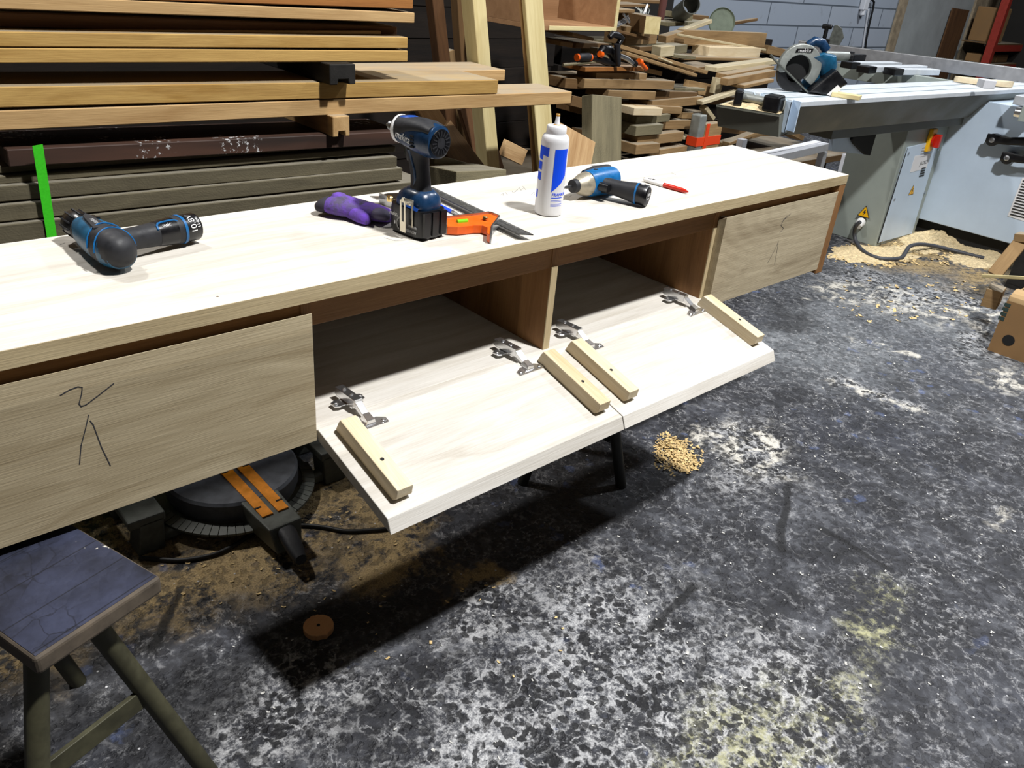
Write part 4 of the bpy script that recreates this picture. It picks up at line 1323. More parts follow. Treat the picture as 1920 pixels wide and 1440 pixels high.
za = TOP + 0.011
ba, bb = P(812, 352, Z=za), P(1000, 441, Z=za)
bx = (bb - ba).normalized()
sqT = frame(P(935, 405, Z=TOP), bx, z=(0, 0, 1))     # local X along the blade to the near end, Y to the back right
sq = thing('combination_square', 'combination square with orange head and dark steel blade', 'square', sqT)
Lq = (bb - ba).length
ib = sqT.inverted()
a0, b0 = ib @ ba, ib @ bb
MB().add([(a0.x, a0.y - 0.025, 0.0105), (b0.x - 0.015, a0.y - 0.025, 0.0105), (b0.x, a0.y, 0.0105), (a0.x, a0.y, 0.0105), (a0.x, a0.y - 0.025, 0.0125), (b0.x - 0.015, a0.y - 0.025, 0.0125), (b0.x, a0.y, 0.0125), (a0.x, a0.y, 0.0125)],
         [(0, 3, 2, 1), (4, 5, 6, 7), (0, 1, 5, 4), (1, 2, 6, 5), (2, 3, 7, 6), (3, 0, 4, 7)]).build('blade', 'darksteel', sq)
# ruler graduations along the blade
gr = MB()
for k in range(60):
    x = a0.x + 0.01 + k * (b0.x - a0.x - 0.03) / 60
    gr.box((x, a0.y - (0.009 if k % 5 == 0 else 0.005), 0.0125), (x + 0.0005, a0.y - 0.0005, 0.0127))
gr.build('graduation_marks', 'grey_print', sq)


def hp_(x, y):
    q = ib @ P(x, y, Z=TOP + 0.018)
    return (q.x, q.y)


outl = [hp_(838, 409), hp_(918, 400), hp_(935, 407), hp_(921, 425), hp_(919, 440), hp_(913, 436), hp_(914, 426), hp_(904, 422), hp_(888, 422), hp_(872, 424), hp_(858, 425), hp_(838, 424)]
MB().prism(outl, (0.0015, 0.018)).build('head', 'orange_p', sq, bevel=0.0012)
# machined grey edges
for pa, pb_, nm in ((outl[0], outl[1], 0), (outl[1], outl[2], 0), (outl[2], outl[3], 0), (outl[3], outl[4], 0)):
    a, b = V((*pa, 0)), V((*pb_, 0))
    d = (b - a).normalized()
    n_ = V((-d.y, d.x, 0))
    cen = V((sum(p[0] for p in outl) / len(outl), sum(p[1] for p in outl) / len(outl), 0))
    if n_.dot(cen - a) > 0:
        n_ = -n_
    MB().hexa([a + V((0, 0, 0.001)), b + V((0, 0, 0.001)), b + n_ * 0.003 + V((0, 0, 0.001)), a + n_ * 0.003 + V((0, 0, 0.001))], [a + V((0, 0, 0.0215)), b + V((0, 0, 0.0215)), b + n_ * 0.003 + V((0, 0, 0.0215)), a + n_ * 0.003 + V((0, 0, 0.0215))]).build('machined_edge', 'steel', sq)
va_, vb_ = V((*hp_(857, 417), 0.0185)), V((*hp_(876, 415), 0.0185))
MB().tube([va_, vb_], 0.005, 14).build('level_vial', 'vial', sq, smooth=True)
kc = V((*hp_(909, 413), 0.019))
MB().lathe([(0.0055, 0), (0.0055, 0.005), (0.004, 0.0065)], kc, (bx.x * 0.2, 0.3, 1), 18).build('brass_nut', 'brass', sq, smooth=True)
MB().tube([V((*hp_(838, 420), 0.010)), V((*hp_(844, 419), 0.010))], 0.0065, 14).build('scriber_knob', 'nickel', sq, smooth=True)

sq2 = thing('combination_square', 'combination square with black head, half hidden behind the upright impact driver', 'square', frame(P(718, 378, Z=TOP), (1, 0.02, 0), z=(0, 0, 1)))
i2 = sq2.matrix_world.inverted()
g = lambda x, y, z=0.012: i2 @ P(x, y, Z=TOP + z)
e0, e1 = g(693, 369), g(800, 372)
MB().hexa([e0 + V((0, -0.024, 0)), e1 + V((0, -0.024, 0)), e1, e0], [e0 + V((0, -0.024, 0.002)), e1 + V((0, -0.024, 0.002)), e1 + V((0, 0, 0.002)), e0 + V((0, 0, 0.002))]).build('blade', 'steel', sq2)
h0, h1_ = g(714, 365, 0.018), g(724, 390, 0.012)
mb = MB()
mb.prism([(h0.x, h0.y), (h0.x + 0.02, h0.y + 0.004), (h0.x + 0.065, h0.y - 0.012), (h0.x + 0.07, h0.y - 0.04), (h0.x + 0.012, h0.y - 0.07), (h0.x, h0.y - 0.07)], (0.0, 0.018))
mb.build('head', 'blackp', sq2, bevel=0.001)
MB().box((h0.x - 0.003, h0.y - 0.072, 0), (h0.x, h0.y + 0.002, 0.021)).build('machined_edge', 'steel', sq2)
kc = g(731, 372, 0.022)
MB().lathe([(0.0065, 0), (0.0068, 0.002), (0.0068, 0.008), (0.005, 0.010)], (kc.x, kc.y, 0.017), (0, 0, 1), 20).build('brass_nut', 'brass', sq2, smooth=True)

a, b = P(826, 386, Z=TOP + 0.004), P(862, 404, Z=TOP + 0.004)
d = (b - a).normalized()
pc = thing('pencil', 'blue pencil lying between the upright driver and the orange square', 'pencil', frame(a, d, z=(0, 0, 1)))
L_ = (b - a).length
MB().lathe([(0.0038, -0.07), (0.0038, L_ * 0.62)], axis=(1, 0, 0), n=6).build('shaft', 'blue_print', pc)
MB().lathe([(0.0037, L_ * 0.62), (0.0036, L_ * 0.75), (0.001, L_)], axis=(1, 0, 0), n=10).build('tip', 'steel', pc)

a, b = P(1207, 336, Z=TOP + 0.006), P(1291, 360, Z=TOP + 0.006)
d = (b - a).normalized()
pn = thing('pen', 'white and red four-colour pen lying right of the small impact driver', 'pen', frame(a, d, z=(0, 0, 1)))
L_ = (b - a).length
MB().lathe([(0.003, 0), (0.0052, 0.003), (0.0058, L_ * 0.2), (0.0058, L_ * 0.46)], axis=(1, 0, 0), n=18).build('white_barrel', 'white_p', pn, smooth=True)
MB().lathe([(0.0058, L_ * 0.46), (0.0056, L_ * 0.85), (0.0042, L_ * 0.93), (0.0018, L_ * 0.985), (0.0007, L_)], axis=(1, 0, 0), n=18).build('red_barrel', 'red_p', pn, smooth=True)
MB().box((L_ * 0.10, -0.002, 0.0052), (L_ * 0.24, 0.0035, 0.0064)).build('clip', 'blackp', pn)
MB().box((0.0, -0.0015, 0.0050), (L_ * 0.2, 0.0015, 0.0066)).build('slider', 'white_p', pn, bevel=0.0004)

# glove
gl = thing('work_glove', 'crumpled purple work glove lying left of the upright impact driver', 'glove', TR(-1.47, 0.27, TOP))
ig = gl.matrix_world.inverted()


def gp(x, y, z):
    return ig @ P(x, y, Z=TOP + z)


def gloft(pix, mat, name, n=20, e=2.2, par=gl):
    secs = []
    pts = [gp(x, y, z) for x, y, z, rw, rh in pix]
    for i, (x, y, z, rw, rh) in enumerate(pix):
        d = (pts[min(i + 1, len(pts) - 1)] - pts[max(0, i - 1)])
        d.z = 0
        d.normalize()
        s_ = V((-d.y, d.x, 0))
        secs.append((pts[i], s_ * rw, V((0, 0, rh)), e))
    mb = MB().loft(secs, n)
    for p in mb.v:
        k = mnoise.noise_vector(p * 45) * 0.004
        p += k
        p.z = max(p.z, 0.0008)
    return mb.build(name, mat, par, smooth=True, sub=1)


pm = gloft([(612, 384, 0.016, 0.022, 0.010), (622, 384, 0.019, 0.032, 0.018), (645, 386, 0.020, 0.034, 0.019), (675, 391, 0.018, 0.034, 0.017), (705, 399, 0.015, 0.030, 0.015), (728, 405, 0.014, 0.024, 0.012), (738, 408, 0.012, 0.014, 0.009)], 'purple', 'palm')
gloft([(598, 384, 0.014, 0.012, 0.006), (603, 384, 0.016, 0.026, 0.013), (613, 384, 0.018, 0.030, 0.0165), (618, 384, 0.018, 0.028, 0.014)], 'glovecuff', 'cuff')
gloft([(634, 377, 0.030, 0.008, 0.006), (630, 371, 0.032, 0.013, 0.011), (641, 369, 0.028, 0.012, 0.010), (650, 373, 0.022, 0.008, 0.008)], 'purple', 'folded_finger')
gloft([(640, 392, 0.016, 0.010, 0.010), (656, 396, 0.015, 0.014, 0.013), (672, 404, 0.014, 0.014, 0.012), (688, 412, 0.012, 0.012, 0.010), (694, 415, 0.010, 0.006, 0.006)], 'purple', 'thumb')
gloft([(700, 397, 0.020, 0.024, 0.011), (720, 403, 0.018, 0.022, 0.011), (734, 407, 0.014, 0.014, 0.009)], 'glovecoat', 'fingers')

# faint pencil notes and a knot on the cabinet top
tpo = [o for o in bpy.data.objects if o.name == 'top_panel'][0]
bpy.context.view_layer.update()
ti = tpo.matrix_world.inverted()
zl = (ti @ V((0, 0, TOP))).z + 0.0001
for s_ in ([(938, 366), (944, 363), (943, 367)], [(948, 361), (952, 366)], [(960, 358), (962, 362), (970, 356)], [(966, 360), (974, 352), (977, 357), (983, 351)], [(980, 349), (986, 356)], [(996, 365), (1001, 360), (1003, 366)], [(1060, 368), (1066, 370), (1072, 366)], [(720, 446), (742, 452), (760, 450)], [(1259, 324), (1267, 328)], [(113, 459), (121, 456)]):
    q_ = [ti @ P(x, y, Z=TOP) for x, y in s_]
    stroke([(v.x, v.y) for v in q_], 0.0007, 'pencil_mark', 'pencil_soft', tpo, TR(0, 0, zl))
q_ = ti @ P(408, 556, Z=TOP)
MB().lathe([(0.0022, 0), (0.0018, 0.0003)], (q_.x, q_.y, zl), n=10).build('knot', 'brown', tpo)

# ------------------------------------------------------------------ boards leaning behind the stack
_pv = pv


def pv(name, a, b, Y, wpx, t, mat, label, Y2=None, **kw):
    A, B = P(a[0], a[1], Y=Y), P(b[0], b[1], Y=Y if Y2 is None else Y2)
    w = px2m((A + B) / 2, wpx)
    B = A + (B - A) * ((A.z - 0.004) / (A.z - B.z))
    return board(name, A, B, w, t, mat, label, kw.pop('cat', 'board'), kw.pop('group', None), ydir=(1, 0, 0), **kw)


pv('pine_post', (883, -40), (918, 345), 1.42, 30, 0.07, 'pale', 'pale square pine post leaning behind the long planks', Y2=1.36, cat='post')
pv('oak_board', (981, -40), (1015, 345), 1.30, 43, 0.02, 'pale', 'wide pale board leaning just right of the pine post', Y2=1.24)
pv('oak_board', (973, -40), (1003, 345), 1.335, 30, 0.012, 'laminate', 'thin board edge just left of the wide pale leaning board', Y2=1.275)
pv('timber_post', (806, -40), (826, 131), 1.75, 26, 0.05, 'brown', 'dark brown post standing in shade right of the lumber stack', cat='post')
pv('timber_post', (855, -40), (866, 128), 1.9, 26, 0.05, 'scrap_dark', 'dark banded post between the brown post and the pale pine post', cat='post')
pv('timber_stick', (842, 96), (846, 130), 1.8, 13, 0.04, 'scrap', 'short pale stick beside the dark brown post', cat='stick')
0 and pb('timber_block', (925, 22), (985, 24), 1.9, 26, 0.2, 'scrap_dark', 'brown block seen between the pine post and the wide pale board', cat='block')
0 and pb('timber_block', (925, 2), (990, 4), 1.95, 20, 0.2, 'scrap_grey', 'grey block above the brown block beside the pine post', cat='block')
0 and pb('timber_block', (955, 124), (1000, 133), 1.8, 20, 0.2, 'scrap_grey', 'dusty block end in the dark behind the leaning boards', cat='block')
0 and pb('timber_block', (700, 12), (760, 40), 1.9, 60, 0.1, 'scrap_dark', 'shadowed block behind the tan plank end', cat='block')
0 and pb('timber_block', (640, 112), (796, 108), 1.5, 22, 0.2, 'brown', 'brown block end behind the yellow plank ends', cat='block')
pv('oak_offcut', (775, 195), (870, 345), 1.44, 46, 0.02, 'laminate', 'striped oak offcut leaning behind the upright impact driver', Y2=1.30, cat='offcut')
pv('brown_board', (862, 205), (905, 345), 1.56, 62, 0.02, 'brown', 'dark brown panel behind the striped oak offcut', Y2=1.50, cat='panel')
pv('brown_board', (815, 262), (880, 345), 1.27, 55, 0.02, 'scrap_dark', 'low brown panel piece behind the driver handle', Y2=1.21, cat='panel')
pb('timber_block', (856, 322), (950, 318), 1.0, 40, 0.18, 'scrap_grey', 'dusty timber block against the back of the cabinet, right of the driver', cat='block', roll=-0.1)
pb('timber_block', (815, 288), (880, 306), 1.18, 40, 0.12, 'scrap_grey', 'grey splintered block above the dusty timber block', cat='block', roll=-0.35)
pb('brown_offcut', (950, 262), (990, 282), 1.55, 30, 0.02, 'laminate', 'brown offcut with a pointed corner right of the pine post', cat='offcut')
pv('laminate_board', (1050, 229), (1030, 330), 1.12, 102, 0.018, 'laminate', 'striped laminate panel standing behind the glue bottle', Y2=1.06, cat='panel')
pv('grey_slab', (1110, 177), (1110, 320), 1.30, 84, 0.06, 'scrap_grey', 'thick grey slab with a diagonal sawn face standing behind the laminate panel', Y2=1.22, cat='slab')

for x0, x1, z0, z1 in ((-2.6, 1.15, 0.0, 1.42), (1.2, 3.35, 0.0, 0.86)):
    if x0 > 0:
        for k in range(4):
            board('stacked_timber', (1.3, 2.02, 0.281 + 0.13 * (k + 1)), (2.85, 2.02, 0.281 + 0.13 * (k + 1)), 0.28, 0.128, 'shade_timber', 'heavy timber stacked behind the heap, coloured near black for shade', 'timber', 'timbers stacked at the back, darkened for shade')
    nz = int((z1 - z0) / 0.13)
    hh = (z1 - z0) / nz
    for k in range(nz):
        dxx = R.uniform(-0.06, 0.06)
        a = board('stacked_timber', (x0 + dxx, 2.36 + R.uniform(-0.03, 0.03), z0 + hh * (k + 1) - 0.001), (x1 + dxx, 2.36, z0 + hh * (k + 1) - 0.001), 0.3, hh - 0.002, 'shade_timber', 'heavy timber stacked behind the heap, coloured near black for shade', 'timber', 'timbers stacked at the back, darkened for shade')
# ------------------------------------------------------------------ low rack carrying the offcut heap
rk = thing('offcut_rack', 'low timber rack under the heap of offcuts, behind the cabinet', 'rack', TR(1.1, 1.9, 0))
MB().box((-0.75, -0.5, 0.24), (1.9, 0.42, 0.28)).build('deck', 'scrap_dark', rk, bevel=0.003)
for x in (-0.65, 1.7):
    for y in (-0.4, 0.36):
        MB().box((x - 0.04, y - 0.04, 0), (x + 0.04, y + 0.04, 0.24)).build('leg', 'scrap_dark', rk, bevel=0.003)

# ------------------------------------------------------------------ offcut heap
SG = 'wood offcuts in the heap'


def sc(a, b, Y, h, w, mat, label, cat='offcut', name='wood_offcut', **kw):
    return pb(name, a, b, Y, h, w, mat, label, cat=cat, group=SG, rag=0.002, **kw)


# plywood box on its side
pbx = thing('plywood_box', 'open plywood box lying on its side at the top of the heap', 'box', TR(*P(1095, 58, Y=1.42)))
ip = pbx.matrix_world.inverted()
p0, p1 = ip @ P(1008, 52, Y=1.42), ip @ P(1154, 59, Y=1.42)
hx0, hx1 = p0.x, p1.x
for nm, lo, hi, mt in (('bottom', (hx0, 0, 0), (hx1, 0.34, 0.018), 'ply'), ('side', (hx1 - 0.018, 0, 0.018), (hx1, 0.34, 0.36), 'ply'), ('side', (hx0, 0, 0.018), (hx0 + 0.018, 0.34, 0.36), 'ply'), ('back', (hx0, 0.34, 0), (hx1, 0.352, 0.36), 'ply'), ('front_edge', (hx0 + 0.06, -0.004, 0.001), (hx1 + 0.002, -0.0005, 0.017), 'pale'), ('front_edge', (hx1 - 0.016, -0.004, 0.017), (hx1 + 0.002, -0.0005, 0.36), 'pale')):
    MB().box(lo, hi).build(nm, mt, pbx, bevel=0.001)
sc((1150, -2), (1245, 1), 1.9, 6, 0.2, 'scrap_dark', 'thin dark plank above the wire basket')
sc((1150, 8), (1219, 9), 1.75, 5, 0.2, 'scrap_dark', 'dark plank edge just right of the plywood box')
sc((1150, 18), (1191, 18), 1.6, 6, 0.12, 'scrap', 'pale strip right of the plywood box, over the steel rods')
wr = thing('wire_basket', 'pale wire basket with curved bars half buried in the heap', 'basket', TR(*P(1195, 20, Y=1.75)))
iw = wr.matrix_world.inverted()
for k in range(6):
    MB().tube([iw @ P(1173 + k * 7, 9 + k * 0.5, Y=1.80), iw @ P(1188 + k * 6, 11 + k * 1.5, Y=1.76), iw @ P(1200 + k * 3, 20 + k * 1.5, Y=1.73), iw @ P(1202 + k * 2.2, 32, Y=1.72)], 0.0028, 6).build('wire', 'galv', wr, smooth=True)
MB().tube([iw @ P(1214, 9, Y=1.74), iw @ P(1206, 30, Y=1.72)], 0.006, 8).build('rim_bar', 'white_p', wr, smooth=True)
# square post end
A = P(1188, 24, Y=1.5)
po = board('timber_post', P(1211, 30, Y=1.52), P(1160, 20, Y=1.86), 0.075, 0.075, 'scrap_dark', 'dark square post with a pale cut end facing out of the heap', 'post', ydir=(1, 0.1, 0))
tag(po, 'dark square post with a pale cut end facing out of the heap', 'post')
capT = po.matrix_world
xs = [v.co.x for v in po.data.vertices]
MB().box((min(xs) - 0.002, 0.001, min(v.co.z for v in po.data.vertices) + 0.001), (min(xs), 0.074, max(v.co.z for v in po.data.vertices) - 0.001)).build('end_grain', 'pale', po)
rd = thing('steel_rods', 'bundle of thin steel rods beside the square post end', 'rods', TR(*P(1165, 45, Y=1.5)))
ir = rd.matrix_world.inverted()
for k in range(4):
    MB().tube([ir @ P(1152, 46 + k * 2.4, Y=1.52), ir @ P(1178 + k, 29 + k * 3.0, Y=1.50)], 0.0028, 8).build('rod', 'steel', rd, smooth=True)
MB().tube([ir @ P(1169, 26, Y=1.49), ir @ P(1180, 42, Y=1.49)], 0.006, 8).build('bracket', 'steel', rd, smooth=True)
sc((1176, 50), (1235, 48), 1.66, 32, 0.14, 'scrap', 'brown board behind the dark triangular shadow under the square post')
sc((1153, 54), (1220, 71), 1.58, 5, 0.14, 'scrap_dark', 'thin dark slat slanting under the square post')
sc((1075, 61), (1114, 71), 1.5, 6, 0.2, 'scrap', 'small offcut with a pale end under the plywood box')
sc((1052, 77), (1075, 81), 1.5, 8, 0.25, 'scrap', 'short pale offcut end left of the black clamps')
sc((1080, 80), (1142, 82), 1.56, 10, 0.2, 'scrap_dark', 'dark offcut behind the black clamps')
sc((1120, 90), (1145, 92), 1.52, 24, 0.1, 'scrap_grey', 'grey offcut end behind the clamp bodies')
ha = P(1241, -30, Y=1.55)
hng = thing('plastic_handle', 'reddish brown slotted plastic handle hanging above the heap', 'handle', frame(P(1238, 37, Y=1.55), P(1250, -30, Y=1.55) - P(1238, 37, Y=1.55), y=(1, 0, 0)))
MB().loft([((0, 0, 0), (0, 0.014, 0), (0, 0, 0.010), 3), ((0.008, 0, 0), (0, 0.020, 0), (0, 0, 0.012), 3), ((0.2, 0, 0), (0, 0.021, 0), (0, 0, 0.012), 3)], 16).build('grip', plain('brown plastic', srgb(96, 58, 52), 0.5), hng, smooth=True)
for k in range(6):
    MB().box((0.05 + k * 0.012, -0.011, 0.0118), (0.055 + k * 0.012, 0.011, 0.0128)).build('slot', 'blackm', hng)
# clamps lying on the heap
c1 = thing('bar_clamp', 'black bar clamp with orange knobs lying on the heap', 'clamp', TR(*P(1110, 112, Y=1.44)))
i1 = c1.matrix_world.inverted()
q = lambda x, y, Y=1.44: i1 @ P(x, y, Y=Y)
MB().tube([q(1083, 109), q(1088, 107.5), q(1104, 107), q(1107, 107)], [0.010, 0.017, 0.017, 0.013], 14).build('handle', 'rubber', c1, smooth=True)
for xx in (1081, 1105):
    MB().tube([q(xx, 108), q(xx + 3, 107.5)], 0.015, 14).build('knob', 'orange_p', c1, smooth=True)
MB().tube([q(1056, 122), q(1138, 114)], 0.006, 8).build('bar', 'scrap_grey', c1)
MB().tube([q(1108, 108), q(1122, 110), q(1140, 117), q(1156, 123)], [0.010, 0.016, 0.016, 0.010], 12).build('jaw', 'blackp', c1, smooth=True)
MB().tube([q(1121, 103), q(1130, 93), q(1142, 94), q(1152, 108), q(1159, 122)], [0.012, 0.02, 0.022, 0.018, 0.014], 12).build('head', 'blackp', c1, smooth=True)
MB().tube([q(1124, 101, 1.42), q(1129, 103, 1.42)], 0.013, 12).build('knob', 'orange_p', c1, smooth=True)
c2 = thing('spring_clamp', 'upright dark clamp with a grey leg and an orange lever', 'clamp', TR(*P(1160, 122, Y=1.40)))
i1 = c2.matrix_world.inverted()
q = lambda x, y, Y=1.40: i1 @ P(x, y, Y=Y)
MB().tube([q(1157, 82), q(1158, 100), q(1160, 122)], [0.014, 0.013, 0.010], 12).build('post', 'rubber', c2, smooth=True)
MB().tube([q(1162, 104), q(1176, 110), q(1188, 120)], 0.010, 12).build('leg', 'steel', c2, smooth=True)
MB().tube([q(1187, 117), q(1192, 121)], 0.014, 12).build('foot_pad', 'blackp', c2, smooth=True)
MB().tube([q(1143, 70), q(1148, 64), q(1158, 66), q(1166, 72), q(1160, 82)], [0.012, 0.014, 0.014, 0.014, 0.012], 12).build('jaw', 'blackp', c2, smooth=True)
MB().tube([q(1197, 115), q(1202, 117)], 0.014, 12).build('orange_knob', 'orange_p', c2, smooth=True)
MB().tube([q(1201, 117), q(1212, 129)], 0.009, 10).build('orange_lever', 'orange_p', c2, smooth=True)
# upper right layers
sc((1183, 100), (1209, 105), 1.55, 16, 0.1, 'scrap', 'pale offcut just right of the upright clamp leg')
sc((1190, 122), (1243, 134), 1.5, 8, 0.1, 'scrap', 'pale offcut with a cut end right of the orange lever', )
sc((1163, 83), (1328, 133), 1.52, 7, 0.04, 'scrap', 'long light stick slanting down across the heap', cat='stick', name='wood_stick')
sc((1176, 97), (1308, 139), 1.46, 6, 0.03, 'scrap', 'lower long light stick slanting below the first stick', cat='stick', name='wood_stick')
sc((1240, 108), (1262, 117), 1.49, 3, 0.02, 'palewood', 'short thin pale strip between the two slanting sticks', cat='stick', name='wood_stick')
sc((1098, 126), (1208, 125), 1.42, 8, 0.14, 'orange', 'reddish brown board the clamps rest on')
sc((1119, 136), (1190, 137), 1.45, 13, 0.12, 'scrap', 'pale board under the reddish brown board')
sc((1190, 137), (1214, 138), 1.45, 14, 0.12, 'scrap', 'pale block with a dark pencil line at the end')
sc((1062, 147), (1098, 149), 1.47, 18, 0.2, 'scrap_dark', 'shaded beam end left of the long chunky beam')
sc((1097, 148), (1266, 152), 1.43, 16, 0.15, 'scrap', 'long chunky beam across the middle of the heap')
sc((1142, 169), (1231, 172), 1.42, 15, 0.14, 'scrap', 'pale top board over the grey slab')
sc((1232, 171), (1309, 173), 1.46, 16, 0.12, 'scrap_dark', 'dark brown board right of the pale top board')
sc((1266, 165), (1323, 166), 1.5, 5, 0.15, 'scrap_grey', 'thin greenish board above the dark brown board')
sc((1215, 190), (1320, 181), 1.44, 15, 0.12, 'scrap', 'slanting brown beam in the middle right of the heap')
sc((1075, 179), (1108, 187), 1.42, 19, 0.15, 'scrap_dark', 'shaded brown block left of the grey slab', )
sc((1192, 197), (1281, 201), 1.42, 13, 0.14, 'scrap', 'brown board with a pale dusty top right of the slab')
sc((1190, 202), (1243, 203), 1.36, 14, 0.14, 'batten', 'warm brown board end touching the right edge of the slab')
sc((1281, 211), (1338, 213), 1.46, 11, 0.14, 'scrap', 'brown board with a white dusty top left of the taped post')
sc((1194, 219), (1258, 214), 1.40, 14, 0.14, 'scrap_grey', 'grey board under the warm brown board end')
sc((1244, 226), (1300, 226), 1.43, 16, 0.14, 'scrap', 'brown block in the lower middle of the heap')
sc((1194, 237), (1244, 233), 1.36, 18, 0.14, 'scrap_grey', 'grey green block low beside the slab')
sc((1197, 256), (1283, 247), 1.38, 18, 0.14, 'scrap', 'long brown block low in the heap')
sc((1194, 272), (1239, 269), 1.33, 18, 0.14, 'scrap', 'splintery pale block beside the foot of the slab')
sc((1238, 281), (1290, 273), 1.36, 14, 0.14, 'scrap', 'dusty brown block just above the cabinet back edge')
sc((1284, 256), (1312, 258), 1.40, 6, 0.14, 'palewood', 'small pale wedge left of the taped post')
# far upper right of the heap
sc((1283, 56), (1439, 62), 1.9, 26, 0.05, 'scrap', 'wide brown board at the top right of the heap')
sc((1250, 68), (1284, 58), 1.88, 22, 0.06, 'scrap', 'pale splintered board end left of the wide brown board')
sc((1274, 63), (1437, 92), 1.84, 4, 0.02, 'palewood', 'thin lath lying across the wide brown board', cat='stick', name='wood_stick')
sc((1331, 88), (1428, 90), 1.8, 17, 0.12, 'batten', 'orange brown block under the wide brown board')
sc((1278, 107), (1435, 110), 1.74, 5, 0.2, 'scrap', 'thin shelf board under the orange brown block')
sc((1442, 85), (1492, 97), 1.9, 14, 0.1, 'scrap', 'brown block beside the left end of the saw fence')
sc((1440, 90), (1560, 125), 1.97, 8, 0.1, 'scrap_dark', 'dark board behind the circular saw')
sc((1268, 22), (1300, 30), 2.1, 10, 0.1, 'scrap_grey', 'grey block under the grey pipe')
sc((1252, 42), (1331, 40), 2.05, 7, 0.2, 'scrap_grey', 'grey plank under the grey pipe and block')
sc((1300, 28), (1330, 30), 2.2, 14, 0.1, 'scrap_dark', 'brown block between the pipe and the green dish')
sc((1284, 55), (1336, 36), 1.96, 7, 0.05, 'palewood', 'pale plank slanting up to the green dish')
sc((1345, 127), (1460, 112), 1.52, 8, 0.08, 'palewood', 'uppermost of the three long pale planks left of the circular saw')
sc((1363, 140), (1452, 124), 1.46, 10, 0.07, 'scrap', 'middle long pale plank left of the circular saw')
sc((1366, 148), (1455, 132), 1.40, 12, 0.05, 'scrap', 'lowest long plank, with its cut end facing left')
sc((1396, 160), (1452, 148), 1.36, 6, 0.1, 'scrap', 'short dusty plank by the saw end plate')
sc((1292, 150), (1343, 160), 1.55, 22, 0.03, 'scrap', 'broad pale offcut in the middle right of the heap', )
sc((1345, 146), (1358, 148), 1.48, 28, 0.03, 'palewood', 'white upright piece beside the broad pale offcut')
sc((1318, 190), (1396, 166), 1.40, 7, 0.04, 'palewood', 'white lath leading to the end of the sliding table', cat='stick', name='wood_stick')
sc((1326, 198), (1342, 220), 1.42, 8, 0.04, 'palewood', 'short white strip slanting beside the saw tray')
sc((1240, 88), (1266, 86), 1.66, 18, 0.06, 'palewood', 'white wedge of wood among the slanting sticks')
sc((1265, 86), (1290, 84), 1.78, 14, 0.1, 'scrap_grey', 'grey box shaped block left of the orange brown block')
sc((1265, 102), (1305, 106), 1.66, 6, 0.1, 'scrap_grey', 'flat grey offcut under the grey block')
sc((1300, 128), (1345, 122), 1.6, 8, 0.2, 'scrap_dark', 'dark board end under the shelf board')
sc((1160, 82), (1250, 81), 1.75, 4, 0.3, 'scrap_grey', 'dusty thin board across the back of the heap')
sc((1200, 88), (1330, 82), 1.95, 8, 0.3, 'scrap_dark', 'dark plank across the back of the heap')
# lower far right, under the carriage
sc((1355, 268), (1440, 246), 1.55, 7, 0.05, 'scrap', 'slanting stick under the sliding table', cat='stick', name='wood_stick')
sc((1368, 268), (1428, 244), 1.48, 6, 0.05, 'scrap', 'second slanting stick under the sliding table, nearer the taped post', cat='stick', name='wood_stick')
sc((1487, 244), (1509, 256), 1.6, 9, 0.1, 'scrap', 'small block under the sliding table')
# filling pieces in the shade of the heap
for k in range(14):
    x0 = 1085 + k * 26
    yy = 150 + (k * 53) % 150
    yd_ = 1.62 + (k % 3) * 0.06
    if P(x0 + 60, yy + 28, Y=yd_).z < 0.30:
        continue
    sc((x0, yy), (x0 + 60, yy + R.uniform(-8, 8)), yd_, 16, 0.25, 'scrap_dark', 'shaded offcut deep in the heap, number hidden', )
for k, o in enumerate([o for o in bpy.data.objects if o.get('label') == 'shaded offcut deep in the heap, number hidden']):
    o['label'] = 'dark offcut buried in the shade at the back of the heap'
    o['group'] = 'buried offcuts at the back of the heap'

# pipe, dish and stick on top
pa, pb2 = P(1282, 20, Y=2.05), P(1297, 8, Y=1.95)
pi_ = (pb2 - pa).normalized()
o = MB()
n = 28
u = pi_.orthogonal().normalized()
w_ = pi_.cross(u)
r0, r1 = 0.05, 0.047
p_ = pa - pi_ * 0.06
for (c_, r_) in ((p_, r0), (pb2, r0), (pb2, r1), (p_, r1)):
    for i in range(n):
        a = 2 * PI * i / n
        o.v.append(c_ + u * r_ * math.cos(a) + w_ * r_ * math.sin(a))
for k in range(4):
    for i in range(n):
        a, b = k * n + i, k * n + (i + 1) % n
        c_, d_ = ((k + 1) % 4) * n + (i + 1) % n, ((k + 1) % 4) * n + i
        o.f.append((a, b, c_, d_))
        o.mi.append(0)
tag(o.build('pipe_piece', 'castgrey', smooth=True), 'short grey pipe piece lying on top of the heap', 'pipe')
gd = thing('enamel_dish', 'grey green round dish standing on edge on top of the heap', 'dish', frame(P(1353, 42, Y=2.0), (0.8, -0.6, 0), z=(-0.45, -0.85, 0.2)))
MB().lathe([(0.075, 0.0), (0.082, 0.006), (0.080, 0.010), (0.064, -0.012), (0.060, -0.016), (0.03, -0.018)], n=40).build('bowl', 'greygreen', gd, smooth=True)
sc((1369, 43), (1421, 34), 2.05, 5, 0.03, 'scrap_dark', 'reddish stick pointing right from the green dish', cat='stick', name='wood_stick')
